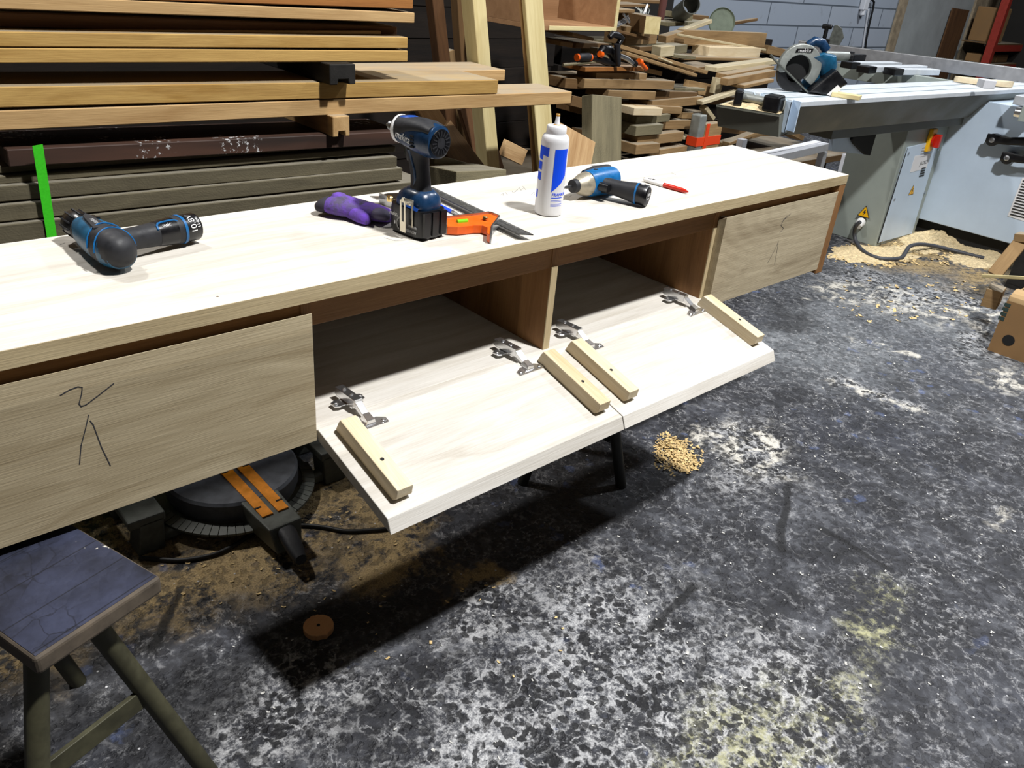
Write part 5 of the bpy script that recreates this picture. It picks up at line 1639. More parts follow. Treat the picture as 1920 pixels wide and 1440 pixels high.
# concrete post with orange tape
tp = thing('taped_post', 'grey post wrapped with orange red tape behind the cabinet corner', 'post', TR(*P(1330, 330, Y=1.32)))
it = tp.matrix_world.inverted()
z0 = it @ P(1328, 330, Y=1.32)
zt = it @ P(1322, 216, Y=1.32)
zb_ = it @ P(1330, 250, Y=1.32)
xw = (it @ P(1352, 250, Y=1.32)).x
xl = (it @ P(1309, 250, Y=1.32)).x
zf = -tp.matrix_world.translation.z
MB().box((xl, 0, zf), (xl + 0.055, 0.06, zt.z)).build('pipe', 'galv', tp, bevel=0.008, seg=3)
MB().box((xl + 0.057, 0.0, zf), (xw, 0.05, zb_.z + 0.045)).build('slat', 'scrap', tp, bevel=0.002)
zc_ = (it @ P(1330, 264, Y=1.32)).z
MB().box((xl - 0.002, -0.002, zc_ - 0.022), (xw + 0.002, 0.062, zc_ + 0.022)).build('tape_band', 'red_tape', tp, bevel=0.001)
MB().box((xl + 0.06, -0.0035, zc_ - 0.10), (xl + 0.085, 0.0, zc_ + 0.085)).build('tape_strip', 'red_tape', tp)

# ------------------------------------------------------------------ sliding table saw
CZ = 0.83
sw = thing('sliding_table_saw', 'large grey sliding table saw at the right behind the cabinet', 'table saw', TR(2.3, 0.75, 0))
SI = sw.matrix_world.inverted()
fl_, fr_, bl_ = P(1503, 191, Z=CZ), P(1870, 172, Z=CZ), P(1387, 167, Z=CZ)
CA = frame(fl_, fr_ - P(1532, 192.5, Z=CZ), z=(0, 0, 1))   # carriage frame
ci = CA.inverted()
LX = 3.6
Wc = (ci @ bl_).y
xk = (ci @ bl_).x
SC = SI @ CA


def spart(mb, name, mat, T=None, **kw):
    return mb.build(name, mat, sw, SI if T is None else SI @ T, **kw)


deck = [(0, 0), (LX, 0), (LX, Wc), (xk, Wc)]
MB().prism(deck, (-0.02, 0)).build('sliding_table', 'deckmetal', sw, SC, bevel=0.002)
gm = plain('groove grey', srgb(84, 110, 122), 0.5)
for k, yy in enumerate((0.28, 0.62)):
    MB().box((xk * yy, Wc * yy - 0.004, -0.0005), (LX, Wc * yy + 0.004, 0.0006)).build('groove', gm, sw, SC)
xlow = (ci @ P(1440, 243, Z=CZ - 0.15)).x
MB().hexa([(xlow, 0.10, -0.155), (LX, 0.10, -0.155), (LX, Wc - 0.03, -0.155), (xlow + xk, Wc - 0.03, -0.155)], [(0.004, 0.003, -0.02), (LX, 0.003, -0.02), (LX, Wc - 0.01, -0.02), (xk + 0.004, Wc - 0.01, -0.02)]).build('carriage_beam', 'beamgrey', sw, SC, bevel=0.003)
MB().box((0.5, 0.12, -0.20), (LX, Wc - 0.06, -0.155)).build('guide_rail', 'beamgrey', sw, SC, bevel=0.002)
# end plate with notches, roller and dust tray
epx = [(1387, 167), (1415, 173), (1417, 178), (1425, 180), (1428, 175), (1474, 184), (1476, 189), (1485, 191), (1488, 187), (1503, 191)]
TZ = CZ - 0.035
mb = MB()
tops = [P(x, y, Z=CZ + 0.001) for x, y in epx]
for a, b in zip(tops[:-1], tops[1:]):
    za_, zb2 = CZ + 0.001 - 0.0 , CZ
    o_ = V((-0.006, 0, 0))
    mb.hexa([V((a.x, a.y, TZ - 0.08)), V((b.x, b.y, TZ - 0.08)), V((b.x, b.y, TZ - 0.08)) + o_, V((a.x, a.y, TZ - 0.08)) + o_], [a, b, b + o_, a + o_])
spart(mb, 'end_plate', 'sawblue')
r0_, r1_ = P(1388, 181, Z=CZ - 0.012), P(1440, 191, Z=CZ - 0.012)
spart(MB().tube([r0_, r1_], 0.017, 16), 'roller', 'galv', smooth=True)
for (xa, ya, xb, yb) in ((1377, 182, 1393, 184), (1434, 191, 1465, 196)):
    a, b = P(xa, ya, Z=CZ - 0.012), P(xb, yb, Z=CZ - 0.012)
    T_ = frame(a, b - a, z=(0, 0, 1))
    spart(MB().box((0, -0.035, -0.03), ((b - a).length, 0.05, 0.03)), 'roller_bracket', 'blackp', T_, bevel=0.008)
tq = [P(x, y, Z=CZ - 0.045) for x, y in ((1343, 197), (1461, 216), (1492, 203), (1384, 184))]
dn = V((0, 0, -0.006))
ty = MB().hexa([p + dn for p in tq], tq)
lipn = V((-0.004, 0, 0))
ty.hexa([tq[0] + V((0.04, 0, -0.085)), tq[1] + V((0.03, 0, -0.085)), tq[1] + V((0.036, 0, -0.085)), tq[0] + V((0.046, 0, -0.085))], [tq[0] + V((0, 0, 0.003)), tq[1] + V((0, 0, 0.003)), tq[1] + V((0.006, 0, 0.003)), tq[0] + V((0.006, 0, 0.003))])
ty.hexa([tq[1] + V((0.03, 0, -0.085)), tq[2] + V((0, 0, -0.09)), tq[2] + V((0, 0.005, -0.09)), tq[1] + V((0.03, 0.005, -0.085))], [tq[1], tq[2], tq[2] + V((0, 0.005, 0)), tq[1] + V((0, 0.005, 0))])
spart(ty, 'dust_tray', 'beamgrey')
pk_ = P(1398, 218, Z=CZ - 0.075)
spart(MB().lathe([(0.022, 0), (0.022, 0.03)], pk_ + V((0.02, 0, 0)), (-1, -0.4, 0), 20), 'stop_knob', 'blackp')
# heap of sawdust in the tray
sd_ = MB()
nx, ny = 10, 16
for j in range(ny + 1):
    for i in range(nx + 1):
        fx_, fy_ = i / nx, j / ny
        c0 = tq[0].lerp(tq[3], 0.06 + 0.9 * fx_).lerp(tq[1].lerp(tq[2], 0.06 + 0.9 * fx_), 0.03 + 0.94 * fy_)
        hgt = 0.026 * math.sin(PI * fx_) * math.sin(PI * fy_) * (1 + 0.7 * mnoise.noise(V((fx_ * 3, fy_ * 5, 0)))) + 0.001
        sd_.v.append(c0 + V((0, 0, max(0.0008, hgt))))
for j in range(ny):
    for i in range(nx):
        a = j * (nx + 1) + i
        sd_.f.append((a, a + 1, a + nx + 2, a + nx + 1))
        sd_.mi.append(0)
tag(sd_.build('sawdust_heap', 'sawdust', None, smooth=True), 'sawdust lying in the tray at the end of the sliding table', 'sawdust', kind='stuff')
zb0 = 0.09
xB = (P(1745, 416, Z=zb0).x + P(1895, 457, Z=zb0).x) / 2
# control box
xb0, xb1, yb0, yb1 = 2.085, 2.60, 0.695, 0.99
zt_ = 0.66
spart(MB().hexa([(xb0, yb0, 0), (min(xb1, xB - 0.004), yb0, 0), (min(xb1, xB - 0.004), yb1, 0), (xb0 - 0.0, yb1, 0)], [(xb0 - 0.03, yb0, zt_), (xB - 0.01, yb0, zt_), (xB - 0.01, yb1, zt_), (xb0 - 0.03, yb1, zt_)]), 'control_box', 'sawgrey', bevel=0.004)


def onbox(px, py):
    return P(px, py, Y=yb0)


d0 = [onbox(1645, 455), onbox(1708, 437), onbox(1760, 262), onbox(1700, 276)]
dp = MB()
f_ = V((0, -0.006, 0))
dp.hexa([V((p.x, yb0, p.z)) for p in d0], [V((p.x, yb0, p.z)) + f_ for p in d0])
door = spart(dp, 'box_door', 'sawblue', bevel=0.001)
for px, py in ((1701, 288), (1757, 280), (1675, 373), (1732, 361), (1651, 453), (1707, 438)):
    p = onbox(px, py)
    MB().lathe([(0.008, 0), (0.008, 0.003), (0.003, 0.004)], (p.x, yb0 - 0.006, p.z), (0, -1, 0), 12).build('screw', 'steel', door)
gs = [onbox(1645, 456), onbox(1701, 276)]
gl_ = MB().tube([V((gs[0].x - 0.004, yb0 - 0.004, gs[0].z)), V((gs[1].x - 0.004, yb0 - 0.004, gs[1].z))], 0.003, 6)
spart(gl_, 'door_gap', 'black_print')
lb = [onbox(1704, 323), onbox(1734, 315), onbox(1744, 287), onbox(1713, 292)]
lp = MB().hexa([V((p.x, yb0 - 0.0062, p.z)) for p in lb], [V((p.x, yb0 - 0.0075, p.z)) for p in lb])
lpo = spart(lp, 'paper_label', 'paper')
cl = onbox(1729, 305)
LT = SI @ frame((cl.x, yb0 - 0.0078, cl.z), (0.96, 0, 0.05), z=(0, -1, 0))
text('JACKO', 0.030, LT, 'black_print', sw)
for k in range(4):
    xa, xb_ = cl.x - 0.08, cl.x + (0.02 if k > 1 else 0.07)
    zz = cl.z + 0.085 - k * 0.016
    spart(MB().box((xa, yb0 - 0.0082, zz), (xb_, yb0 - 0.0076, zz + 0.003)), 'printed_line', 'grey_print')
for k in range(4):
    zz = cl.z - 0.035 - k * 0.014
    spart(MB().box((cl.x + 0.0, yb0 - 0.0082, zz), (cl.x + 0.05 + 0.004 * k, yb0 - 0.0076, zz + 0.009)), 'printed_bar', 'black_print')


def warn(c_, s, T0, nm='warning_sign'):
    mb = MB().prism([(-s, -s * 0.8), (s, -s * 0.8), (0, s * 0.95)], (0, 0.0012))
    w1 = mb.build(nm, 'black_print', sw, SI @ T0)
    w1['label'] = 'yellow triangle with a lightning bolt'
    MB().prism([(-s * 0.82, -s * 0.7), (s * 0.82, -s * 0.7), (0, s * 0.76)], (0.0012, 0.002)).build('yellow_field', 'yellow_p', w1)
    MB().prism([(0.02 * s, s * 0.35), (-0.24 * s, -0.18 * s), (-0.02 * s, -0.14 * s), (-0.12 * s, -0.6 * s), (0.24 * s, -0.02 * s), (0.04 * s, -0.04 * s), (0.16 * s, s * 0.35)], (0.002, 0.0028)).build('bolt_mark', 'black_print', w1)


pw = onbox(1708, 356)
warn(pw, 0.032, frame((pw.x, yb0 - 0.0062, pw.z), (1, 0, 0), z=(0, -1, 0)))
pw = P(1622, 397, X=2.07)
warn(pw, 0.036, frame((2.066, pw.y, pw.z), (0, -1, 0), z=(-1, 0, 0)))
pg = P(1614, 415, X=2.07)
spart(MB().lathe([(0.024, 0), (0.024, 0.02), (0.018, 0.03), (0.014, 0.05)], (2.075, pg.y, pg.z), (-1, -0.3, -0.5), 18), 'cable_gland', 'white_p', smooth=True)
# main switch
ps = onbox(1741, 262)
spart(MB().box((ps.x - 0.03, yb0 - 0.022, ps.z - 0.06), (ps.x + 0.035, yb0, ps.z + 0.06)), 'switch_plate', 'yellow_p', bevel=0.006)
swp = spart(MB().lathe([(0.034, 0), (0.034, 0.012)], (ps.x + 0.012, yb0 - 0.022, ps.z), (0, -1, 0), 20), 'switch_knob', 'red_p')
MB().box((ps.x - 0.002, yb0 - 0.058, ps.z - 0.034), (ps.x + 0.026, yb0 - 0.03, ps.z + 0.034)).build('knob_bar', 'red_p', swp, bevel=0.004)
# plate with black rounded guard left of the box
yg = 0.80
gp_ = [(1563, 246), (1622, 238), (1637, 242), (1620, 290), (1605, 288), (1560, 283)]
pg_ = [P(x, y, Y=yg) for x, y in gp_]
mb = MB().prism([(p.x, p.z) for p in pg_], (0, 0.02), Matrix(((1, 0, 0, 0), (0, 0, 1, yg), (0, 1, 0, 0), (0, 0, 0, 1))))
spart(mb, 'side_plate', 'sawblue')
gk = [(1624, 239), (1648, 238), (1632, 292), (1622, 290), (1602, 270), (1598, 262), (1600, 257)]
mb = MB().prism([(p.x, p.z) for p in [P(x, y, Y=yg - 0.02) for x, y in gk]], (0, 0.015), Matrix(((1, 0, 0, 0), (0, 0, 1, yg - 0.02), (0, 1, 0, 0), (0, 0, 0, 1))))
spart(mb, 'belt_guard', 'blackm', bevel=0.004)
# main body
zb0 = 0.09
pB0, pB1 = P(1745, 416, Z=zb0), P(1895, 457, Z=zb0)
xB = (pB0.x + pB1.x) / 2
spart(MB().box((xB, -1.6, zb0), (xB + 1.1, 1.02, CZ - 0.06)), 'main_body', 'sawblue', bevel=0.004)
spart(MB().box((xB + 0.04, -1.55, 0.0), (xB + 1.05, 0.98, zb0)), 'plinth', 'blackm')
spart(MB().box((xB - 0.10, -1.6, CZ - 0.045), (xB + 1.2, 0.40, CZ)), 'main_table', 'alu', bevel=0.003)
spart(MB().tube([(xB - 0.13, 0.36, CZ - 0.075), (xB - 0.13, -1.6, CZ - 0.075)], 0.026, 20), 'fence_bar', 'chrome', smooth=True)
spart(MB().box((xB - 0.16, 0.30, CZ - 0.11), (xB, 0.33, CZ - 0.04)), 'bar_bracket', 'sawgrey')
for px, py, L_ in ((1862, 262, 0.28), (1890, 296, 0.24)):
    p = P(px, py, X=xB - 0.04)
    hub = spart(MB().lathe([(0.03, -0.04), (0.032, 0.0), (0.032, 0.012), (0.022, 0.016)], (xB - 0.04, p.y, p.z), (-1, 0, 0), 20), 'crank_hub', 'blackp', smooth=True)
    MB().lathe([(0.014, 0), (0.014, 0.004), (0.008, 0.006)], (xB - 0.056, p.y, p.z), (-1, 0, 0), 16).build('hub_bolt', 'steel', hub)
    MB().loft([((xB - 0.05, p.y + 0.03, p.z + 0.004), (0.008, 0, 0), (0, 0, 0.024), 3), ((xB - 0.055, p.y - 0.08, p.z + 0.01), (0.008, 0, 0), (0, 0, 0.02), 3), ((xB - 0.06, p.y - L_, p.z + 0.05), (0.008, 0, 0), (0, 0, 0.024), 3)], 12).build('crank_arm', 'blackp', hub, smooth=True)
LBq = [P(1889, 405, X=xB - 0.002), P(1930, 418, X=xB - 0.002), P(1945, 340, X=xB - 0.002), P(1917, 333, X=xB - 0.002)]
spart(MB().hexa([V((xB - 0.0005, p.y, p.z)) for p in LBq], [V((xB - 0.002, p.y, p.z)) for p in LBq]), 'instruction_label', 'paper')
for k in range(13):
    a = P(1892 + k * 1.95, 401 - k * 5.2, X=xB - 0.003)
    spart(MB().box((xB - 0.0035, a.y - 0.2, a.z - 0.0035), (xB - 0.0022, a.y - 0.006, a.z + 0.0035)), 'printed_line', 'black_print')
# cross-cut table
A, B = P(1552, 116, Z=CZ), P(1800, 154, Z=CZ)
T = frame(A, B - A, z=(0, 0, 1))
Lb = (B - A).length
spart(MB().box((0, 0, -0.075), (Lb, 0.05, 0)), 'table_frame', 'sawgrey', T, bevel=0.002)
for (c0, c1) in (((1600, 118), (1692, 118)), ((1632, 126), (1740, 124)), ((1681, 130), (1764, 131))):
    a, b = P(*c0, Z=CZ + 0.03), P(*c1, Z=CZ + 0.03)
    T2 = frame(a, b - a, z=(0, 0, 1))
    L2 = (b - a).length
    br = MB().box((0, 0, -0.03), (L2, 0.07, 0)).build('table_bar', 'deckmetal', sw, SI @ T2, bevel=0.002)
    MB().box((-0.012, -0.003, -0.034), (0.075, 0.073, 0.002)).build('end_cap', 'blackp', br, bevel=0.004)
a, b = P(1545, 104, Z=CZ + 0.04), P(1592, 106, Z=CZ + 0.04)
spart(MB().tube([a, b], 0.026, 18), 'table_roller', 'galv', smooth=True)
spart(MB().tube([b, P(1600, 107, Z=CZ + 0.04)], 0.030, 16), 'roller_cap', 'blackp', smooth=True)
spart(MB().box((P(1602, 106, Z=CZ + .04).x, P(1602, 106, Z=CZ + .04).y, CZ), (P(1602, 106, Z=CZ + .04).x + 0.16, P(1602, 106, Z=CZ + .04).y + 0.04, CZ + 0.05)), 'roller_arm', 'blackp', bevel=0.006)
# support leg of the cross-cut table
spart(MB().box((A.x + 0.35, A.y - 0.25, 0.0), (A.x + 0.42, A.y - 0.18, CZ - 0.08)), 'outer_leg', 'sawgrey')
# fence
fa, fb = P(1498, 76, Z=0.905), P(1930, 130, Z=0.905)
Tf = frame(fa, fb - fa, z=(0, 0, 1))
Lf = (fb - fa).length
MB().box((0, 0, -0.075), (Lf, 0.05, 0)).build('crosscut_fence', 'fencemetal', sw, SI @ Tf, bevel=0.003)
for yy in (0.014, 0.034):
    MB().box((0, yy - 0.003, -0.0002), (Lf, yy + 0.003, 0.0008)).build('fence_groove', 'castgrey', sw, SI @ Tf)
fi = Tf.inverted()
st = fi @ P(1562, 78, Z=0.905)
mb = MB().box((st.x - 0.035, -0.01, 0.0), (st.x + 0.04, 0.06, 0.03))
mb.tube([(st.x, 0.02, 0.03), (st.x + 0.0, 0.02, 0.095)], 0.013, 12)
mb.tube([(st.x - 0.03, 0.02, 0.10), (st.x + 0.03, 0.02, 0.10)], 0.015, 12)
mb.build('fence_stop', 'blackp', sw, SI @ Tf, bevel=0.003)
s2 = fi @ P(1586, 80, Z=0.905)
MB().prism([(s2.x - 0.045, 0), (s2.x + 0.03, 0), (s2.x + 0.045, 0.05), (s2.x + 0.02, 0.10), (s2.x - 0.01, 0.115), (s2.x - 0.03, 0.115)], (0, 0.012), Matrix(((1, 0, 0, 0), (0, 0, 1, 0.01), (0, 1, 0, 0), (0, 0, 0, 1)))).build('stop_plate', 'castgrey', sw, SI @ Tf, bevel=0.002)

# things on the sliding table
cs = thing('circular_saw', 'teal cordless circular saw resting on the sliding table', 'circular saw', frame(P(1480, 172, Z=CZ), (CR.x, CR.y, 0), z=(0, 0, 1)))
DP = (P(1480, 172, Z=CZ) - CC).dot(CF) / FPX
w3 = lambda x, y, d=0.0: V(((x - 1480) * DP, d, (172 - y) * DP * 1.1))
gt = MB()
cx, cy = 1490, 133
ring_o = [(cx + 40 * math.cos(a), cy - 37 * math.sin(a)) for a in [PI * (-0.25) + k * PI * 1.35 / 22 for k in range(23)]]
ring_i = [(cx + 24 * math.cos(a) - 3, cy - 22 * math.sin(a) + 2) for a in [PI * (-0.25) + k * PI * 1.35 / 22 for k in range(23)]]
vs = []
for d_ in (0.0, 0.035):
    for ro, ri in zip(ring_o, ring_i):
        vs += [w3(*ro, d_ + (0.006 if d_ == 0 else 0)), w3(*ri, d_)]
n = 23
fs = []
for k in range(n - 1):
    a = 2 * k
    fs += [(a, a + 1, a + 3, a + 2), (2 * n + a, 2 * n + a + 2, 2 * n + a + 3, 2 * n + a + 1), (a, a + 2, 2 * n + a + 2, 2 * n + a), (a + 1, 2 * n + a + 1, 2 * n + a + 3, a + 3)]
fs += [(0, 2 * n, 2 * n + 1, 1), (2 * n - 2, 2 * n - 1, 4 * n - 1, 4 * n - 2)]
gt.add(vs, fs)
gt.build('blade_guard', 'galv', cs, bevel=0.003)
MB().lathe([(0.055, 0.0), (0.058, 0.004), (0.058, 0.03)], w3(1487, 134, 0.03), (0, 1, 0), 32).build('blade_housing', 'blackm', cs)
lg = MB()
po_ = [(cx - 6 + 34 * math.cos(a), cy + 6 - 34 * math.sin(a)) for a in [PI * 1.02 + k * PI * 0.72 / 16 for k in range(17)]]
pi2 = [(cx - 6 + 17 * math.cos(a), cy + 6 - 17 * math.sin(a)) for a in [PI * 1.02 + k * PI * 0.72 / 16 for k in range(17)]]
vs = []
for d_ in (0.005, 0.03):
    for ro, ri in zip(po_, pi2):
        vs += [w3(*ro, d_), w3(*ri, d_)]
n = 17
fs = []
for k in range(n - 1):
    a = 2 * k
    fs += [(a, a + 1, a + 3, a + 2), (2 * n + a, 2 * n + a + 2, 2 * n + a + 3, 2 * n + a + 1), (a, a + 2, 2 * n + a + 2, 2 * n + a), (a + 1, 2 * n + a + 1, 2 * n + a + 3, a + 3)]
fs += [(0, 2 * n, 2 * n + 1, 1), (2 * n - 2, 2 * n - 1, 4 * n - 1, 4 * n - 2)]
for v in vs:
    v.z = max(v.z, 0.001)
lg.add(vs, fs)
lg.build('lower_guard', 'blackp', cs, bevel=0.002)
MB().hexa([w3(1436, 124, -0.012), w3(1514, 178, -0.012), w3(1518, 174, -0.012), w3(1434, 120, -0.012)], [w3(1440, 122, 0.09), w3(1516, 174, 0.09), w3(1520, 170, 0.09), w3(1442, 118, 0.09)]).build('base_plate', 'castgrey', cs, bevel=0.001)
MB().loft([(w3(1520, 112, 0.03), (0.03, 0, 0.012), (0, 0.035, 0), 2.4), (w3(1537, 118, 0.05), (0.045, 0, 0.02), (0, 0.05, 0), 2.4), (w3(1548, 135, 0.06), (0.04, 0, 0.02), (0, 0.045, 0), 2.4), (w3(1552, 150, 0.06), (0.02, 0, 0.01), (0, 0.03, 0), 2.4)], 20).build('motor_housing', 'teal', cs, smooth=True)
MB().tube([w3(1502, 100, 0.06), w3(1514, 92, 0.06), w3(1528, 94, 0.06), w3(1540, 104, 0.06)], [0.016, 0.02, 0.02, 0.018], 14).build('handle', 'navy', cs, smooth=True)
MB().loft([(w3(1512, 158, 0.02), (0.025, 0, 0.0), (0, 0, 0.02), 2.4), (w3(1524, 146, 0.02), (0.022, 0, 0.0), (0, 0, 0.018), 2.4)], 16).build('gear_case', 'teal', cs, smooth=True)
bq = [w3(1512, 168, 0), w3(1548, 184, 0), w3(1581, 150, 0), w3(1552, 129, 0)]
for v in bq:
    v.z = max(v.z, 0.001)
MB().hexa([v + V((0, -0.035, 0)) for v in bq], [v + V((0, 0.07, 0)) for v in bq]).build('battery', 'blackp', cs, bevel=0.008, seg=3)
lp = [w3(1545, 170), w3(1556, 175), w3(1570, 159), w3(1561, 153)]
MB().hexa([v + V((0, -0.0355, 0)) for v in lp], [v + V((0, -0.0365, 0)) for v in lp]).build('battery_label', 'paper', cs)
text('makita', 0.020, frame(w3(1490, 106, -0.002), (0.99, 0, 0.08), z=(0, -1, 0.0)), 'white_print', cs, shear=0.2)
MB().hexa([w3(1474, 110, 0.0045), w3(1505, 107, 0.0045), w3(1506, 102, 0.0045), w3(1476, 104, 0.0045)], [w3(1474, 110, -0.001), w3(1505, 107, -0.001), w3(1506, 102, -0.001), w3(1476, 104, -0.001)]).build('name_plate', 'blackp', cs)
for o in cs.children:
    if o.name.startswith('lettering'):
        continue
    for v in o.data.vertices:
        v.co.z = max(v.co.z, 0.001)
wa, wb = P(1560, 172, Z=CZ + 0.02), P(1612, 180, Z=CZ + 0.02)
board('wood_offcut', wa, wb, 0.05, 0.019, 'pale', 'white wedge of wood beside the circular saw battery', 'offcut')
cc_ = P(1843, 160, Z=CZ + 0.002)
d = MB()
d.prism([(0.16 * math.cos(a), 0.06 * math.sin(a)) for a in [PI * 0.98 + k * PI * 1.04 / 16 for k in range(17)]], (0.001, 0.03))
dT = frame(cc_ + V((0.05, 0.02, 0)), (CR.x, CR.y - 0.1, 0), z=(0, 0, 1))
tag(d.build('rounded_offcut', 'batten', None, dT, bevel=0.002), 'half round plywood offcut lying on the right of the sliding table', 'offcut')
board('white_block', P(1848, 150, Z=CZ + 0.07), P(1870, 152, Z=CZ + 0.07), 0.07, 0.038, 'whitemetal', 'small white block on top of the half round offcut', 'block')

cable('machine_cable', [(1613, 416, 0.14), (1605, 424, 0.11), (1602, 438, 0.06), (1606, 455, 0.02), (1618, 470, 0.012), (1640, 482, 0.012), (1668, 486, 0.012), (1690, 483, 0.012), (1698, 473, 0.03), (1706, 462, 0.05), (1724, 458, 0.05), (1750, 461, 0.03), (1785, 469, 0.016), (1820, 478, 0.012), (1845, 484, 0.012)], 0.0105, 'cableg', 'thick grey power cable looping over the sawdust by the table saw')

# white steel trestle frame behind the cabinet corner
tr = thing('steel_trestle', 'white steel channel trestle under the sliding table', 'trestle', TR(*P(1540, 320, Y=1.05)))
tt_ = tr.matrix_world.inverted()
q = lambda x, y, Y: tt_ @ P(x, y, Y=Y)
zf = -tr.matrix_world.translation.z
for dy_ in (0.0, 0.05):
    a, b = q(1450, 293, 1.05) + V((0, dy_, 0)), q(1556, 269, 1.05) + V((0, dy_, 0))
    T2 = frame(a, b - a, z=(0, 0, 1))
    MB().box((0, 0, -0.04), ((b - a).length, 0.04, 0)).build('channel', 'whitemetal', tr, T2, bevel=0.002)
for (x, y, Y) in ((1549, 285, 1.06), (1592, 290, 1.30), (1398, 262, 1.1)):
    a = q(x, y, Y)
    MB().box((a.x - 0.02, a.y, zf), (a.x + 0.02, a.y + 0.035, a.z)).build('leg', 'whitemetal', tr, bevel=0.002)

# ------------------------------------------------------------------ sawdust drift by the saw and shavings
def mound(name, pts, hmax, mat, label, seed=0, res=64):
    """low heap on the floor over an ellipse given by centre pixel and radii"""
    (px, py), rx, ry, ang = pts
    c = P(px, py, Z=0)
    mb = MB()
    for j in range(res + 1):
        for i in range(res + 1):
            u_, v_ = 2 * i / res - 1, 2 * j / res - 1
            r = math.hypot(u_, v_)
            s = max(abs(u_), abs(v_))
            if r > 1e-6:
                u_, v_ = u_ * s / r, v_ * s / r
            r = s
            an_ = math.atan2(v_, u_)
            k = 1 + 0.3 * mnoise.noise(V((math.cos(an_) * 1.5, math.sin(an_) * 1.5, seed))) + 0.16 * mnoise.noise(V((math.cos(an_) * 6, math.sin(an_) * 6, seed)))
            h_ = hmax * max(0, 1 - r ** 1.4) * (0.75 + 0.6 * mnoise.noise(V((u_ * 3 + seed, v_ * 3, 0)))) + (hmax * 0.12 * mnoise.noise(V((u_ * 14, v_ * 14, seed))) + 0.003 * mnoise.noise(V((u_ * 40, v_ * 40, seed))) if r < 0.98 else 0)
            mb.v.append(V((u_ * rx * k, v_ * ry * k, max(-0.001 if r > 0.98 else 0.0008, h_))))
    for j in range(res):
        for i in range(res):
            a = j * (res + 1) + i
            mb.f.append((a, a + 1, a + res + 2, a + res + 1))
            mb.mi.append(0)
    return tag(mb.build(name, mat, None, TR(c.x, c.y, 0) @ RZ(ang), smooth=True), label, 'sawdust', kind='stuff')


mound('sawdust_pile', ((1770, 446), 0.45, 0.16, 0.0), 0.055, 'sawdust', 'sawdust drift piled against the foot of the table saw', 1)
mound('sawdust_pile', ((1640, 476), 0.30, 0.13, -0.3), 0.018, 'sawdust', 'thin sawdust spread under the machine cable', 2)
mound('sawdust_pile', ((1850, 478), 0.35, 0.16, 0.0), 0.02, 'sawdust', 'sawdust spread left of the leaning plank', 3)


def flakes(name, mat, spots, label, n, smin, smax, curl=0.3, hfun=None):
    mb = MB()
    for (px, py, rx, ry, k) in spots:
        for _ in range(int(n * k)):
            r = math.sqrt(R.random())
            a = R.uniform(0, 2 * PI)
            c = P(px + rx * r * math.cos(a), py + ry * r * math.sin(a), Z=0)
            z = (hfun(r) if hfun else 0) * R.random() + 0.0015
            s = R.uniform(smin, smax)
            e = R.uniform(0, 2 * PI)
            t1 = R.uniform(-curl, curl)
            T = TR(c.x, c.y, z) @ RZ(e) @ Matrix.Rotation(t1, 4, 'X') @ Matrix.Rotation(R.uniform(-curl, curl), 4, 'Y')
            ar = R.uniform(0.3, 0.7)
            p = [T @ V((x * s, y * s * ar, zz * s)) for x, y, zz in ((-0.5, -0.5, 0.1), (0, -0.5, -0.03), (0.5, -0.45, 0.12), (0.5, 0.5, 0.12), (0, 0.45, -0.03), (-0.45, 0.5, 0.1))]
            for v in p:
                v.z = max(v.z, 0.0006)
            mb.add(p, [(0, 1, 4, 5), (1, 2, 3, 4)])
    return tag(mb.build(name, mat), label, name.replace('_', ' ').split()[-1], kind='stuff')


flakes('wood_shavings', 'chips', [(1258, 846, 30, 22, 0.35), (1285, 868, 24, 18, 0.3), (1272, 858, 48, 36, 0.25), (1250, 832, 26, 20, 0.1)], 'small heap of golden wood shavings beside the middle stool', 900, 0.006, 0.013, 0.6, lambda r: 0.010 * (1 - r))
flakes('wood_chips', 'flake', [(1500, 1000, 420, 380, 1.0), (1700, 700, 220, 160, 0.6), (1000, 1250, 600, 190, 0.35), (1420, 840, 160, 70, 0.5), (1400, 1200, 500, 230, 0.3)], 'pale wood flakes scattered over the dark floor', 150, 0.0025, 0.0085, 0.2)
flakes('wood_chips', 'chips', [(1640, 478, 90, 26, 1.0), (1770, 470, 110, 30, 1.0), (1700, 560, 150, 50, 0.4)], 'tan chips and slivers strewn on the sawdust by the table saw', 160, 0.010, 0.030, 0.25)
flakes('wood_chips', 'chips', [(500, 1030, 260, 110, 1.0), (820, 1180, 260, 110, 0.3)], 'tan wood flakes scattered on the sawdust near the mitre saw', 70, 0.004, 0.011, 0.2)

# ------------------------------------------------------------------ cardboard box and timber at the right edge
xq = P(1851, 656, Z=0).x
yq = P(1851, 656, Z=0).y
hq = P(1879, 560, X=xq).z
bx_ = thing('cardboard_box', 'brown cardboard box full of offcuts at the right edge', 'box', TR(xq, yq, 0))
th_ = 0.006
W_, D_ = 0.42, 0.5
MB().box((0, -W_, 0.0), (th_, 0, hq)).build('side_panel', 'card', bx_)
MB().box((th_, -th_, 0.0), (D_, 0, hq + 0.02)).build('side_panel', 'cardin', bx_)
MB().box((th_, -W_, 0.0), (D_, -W_ + th_, hq)).build('side_panel', 'card', bx_)
MB().box((D_ - th_, -W_ + th_, 0.0), (D_, -th_, hq)).build('side_panel', 'card', bx_)
MB().box((th_, -W_ + th_, 0.0), (D_ - th_, -th_, 0.006)).build('bottom_panel', 'card', bx_)
mb = MB()
prev = None
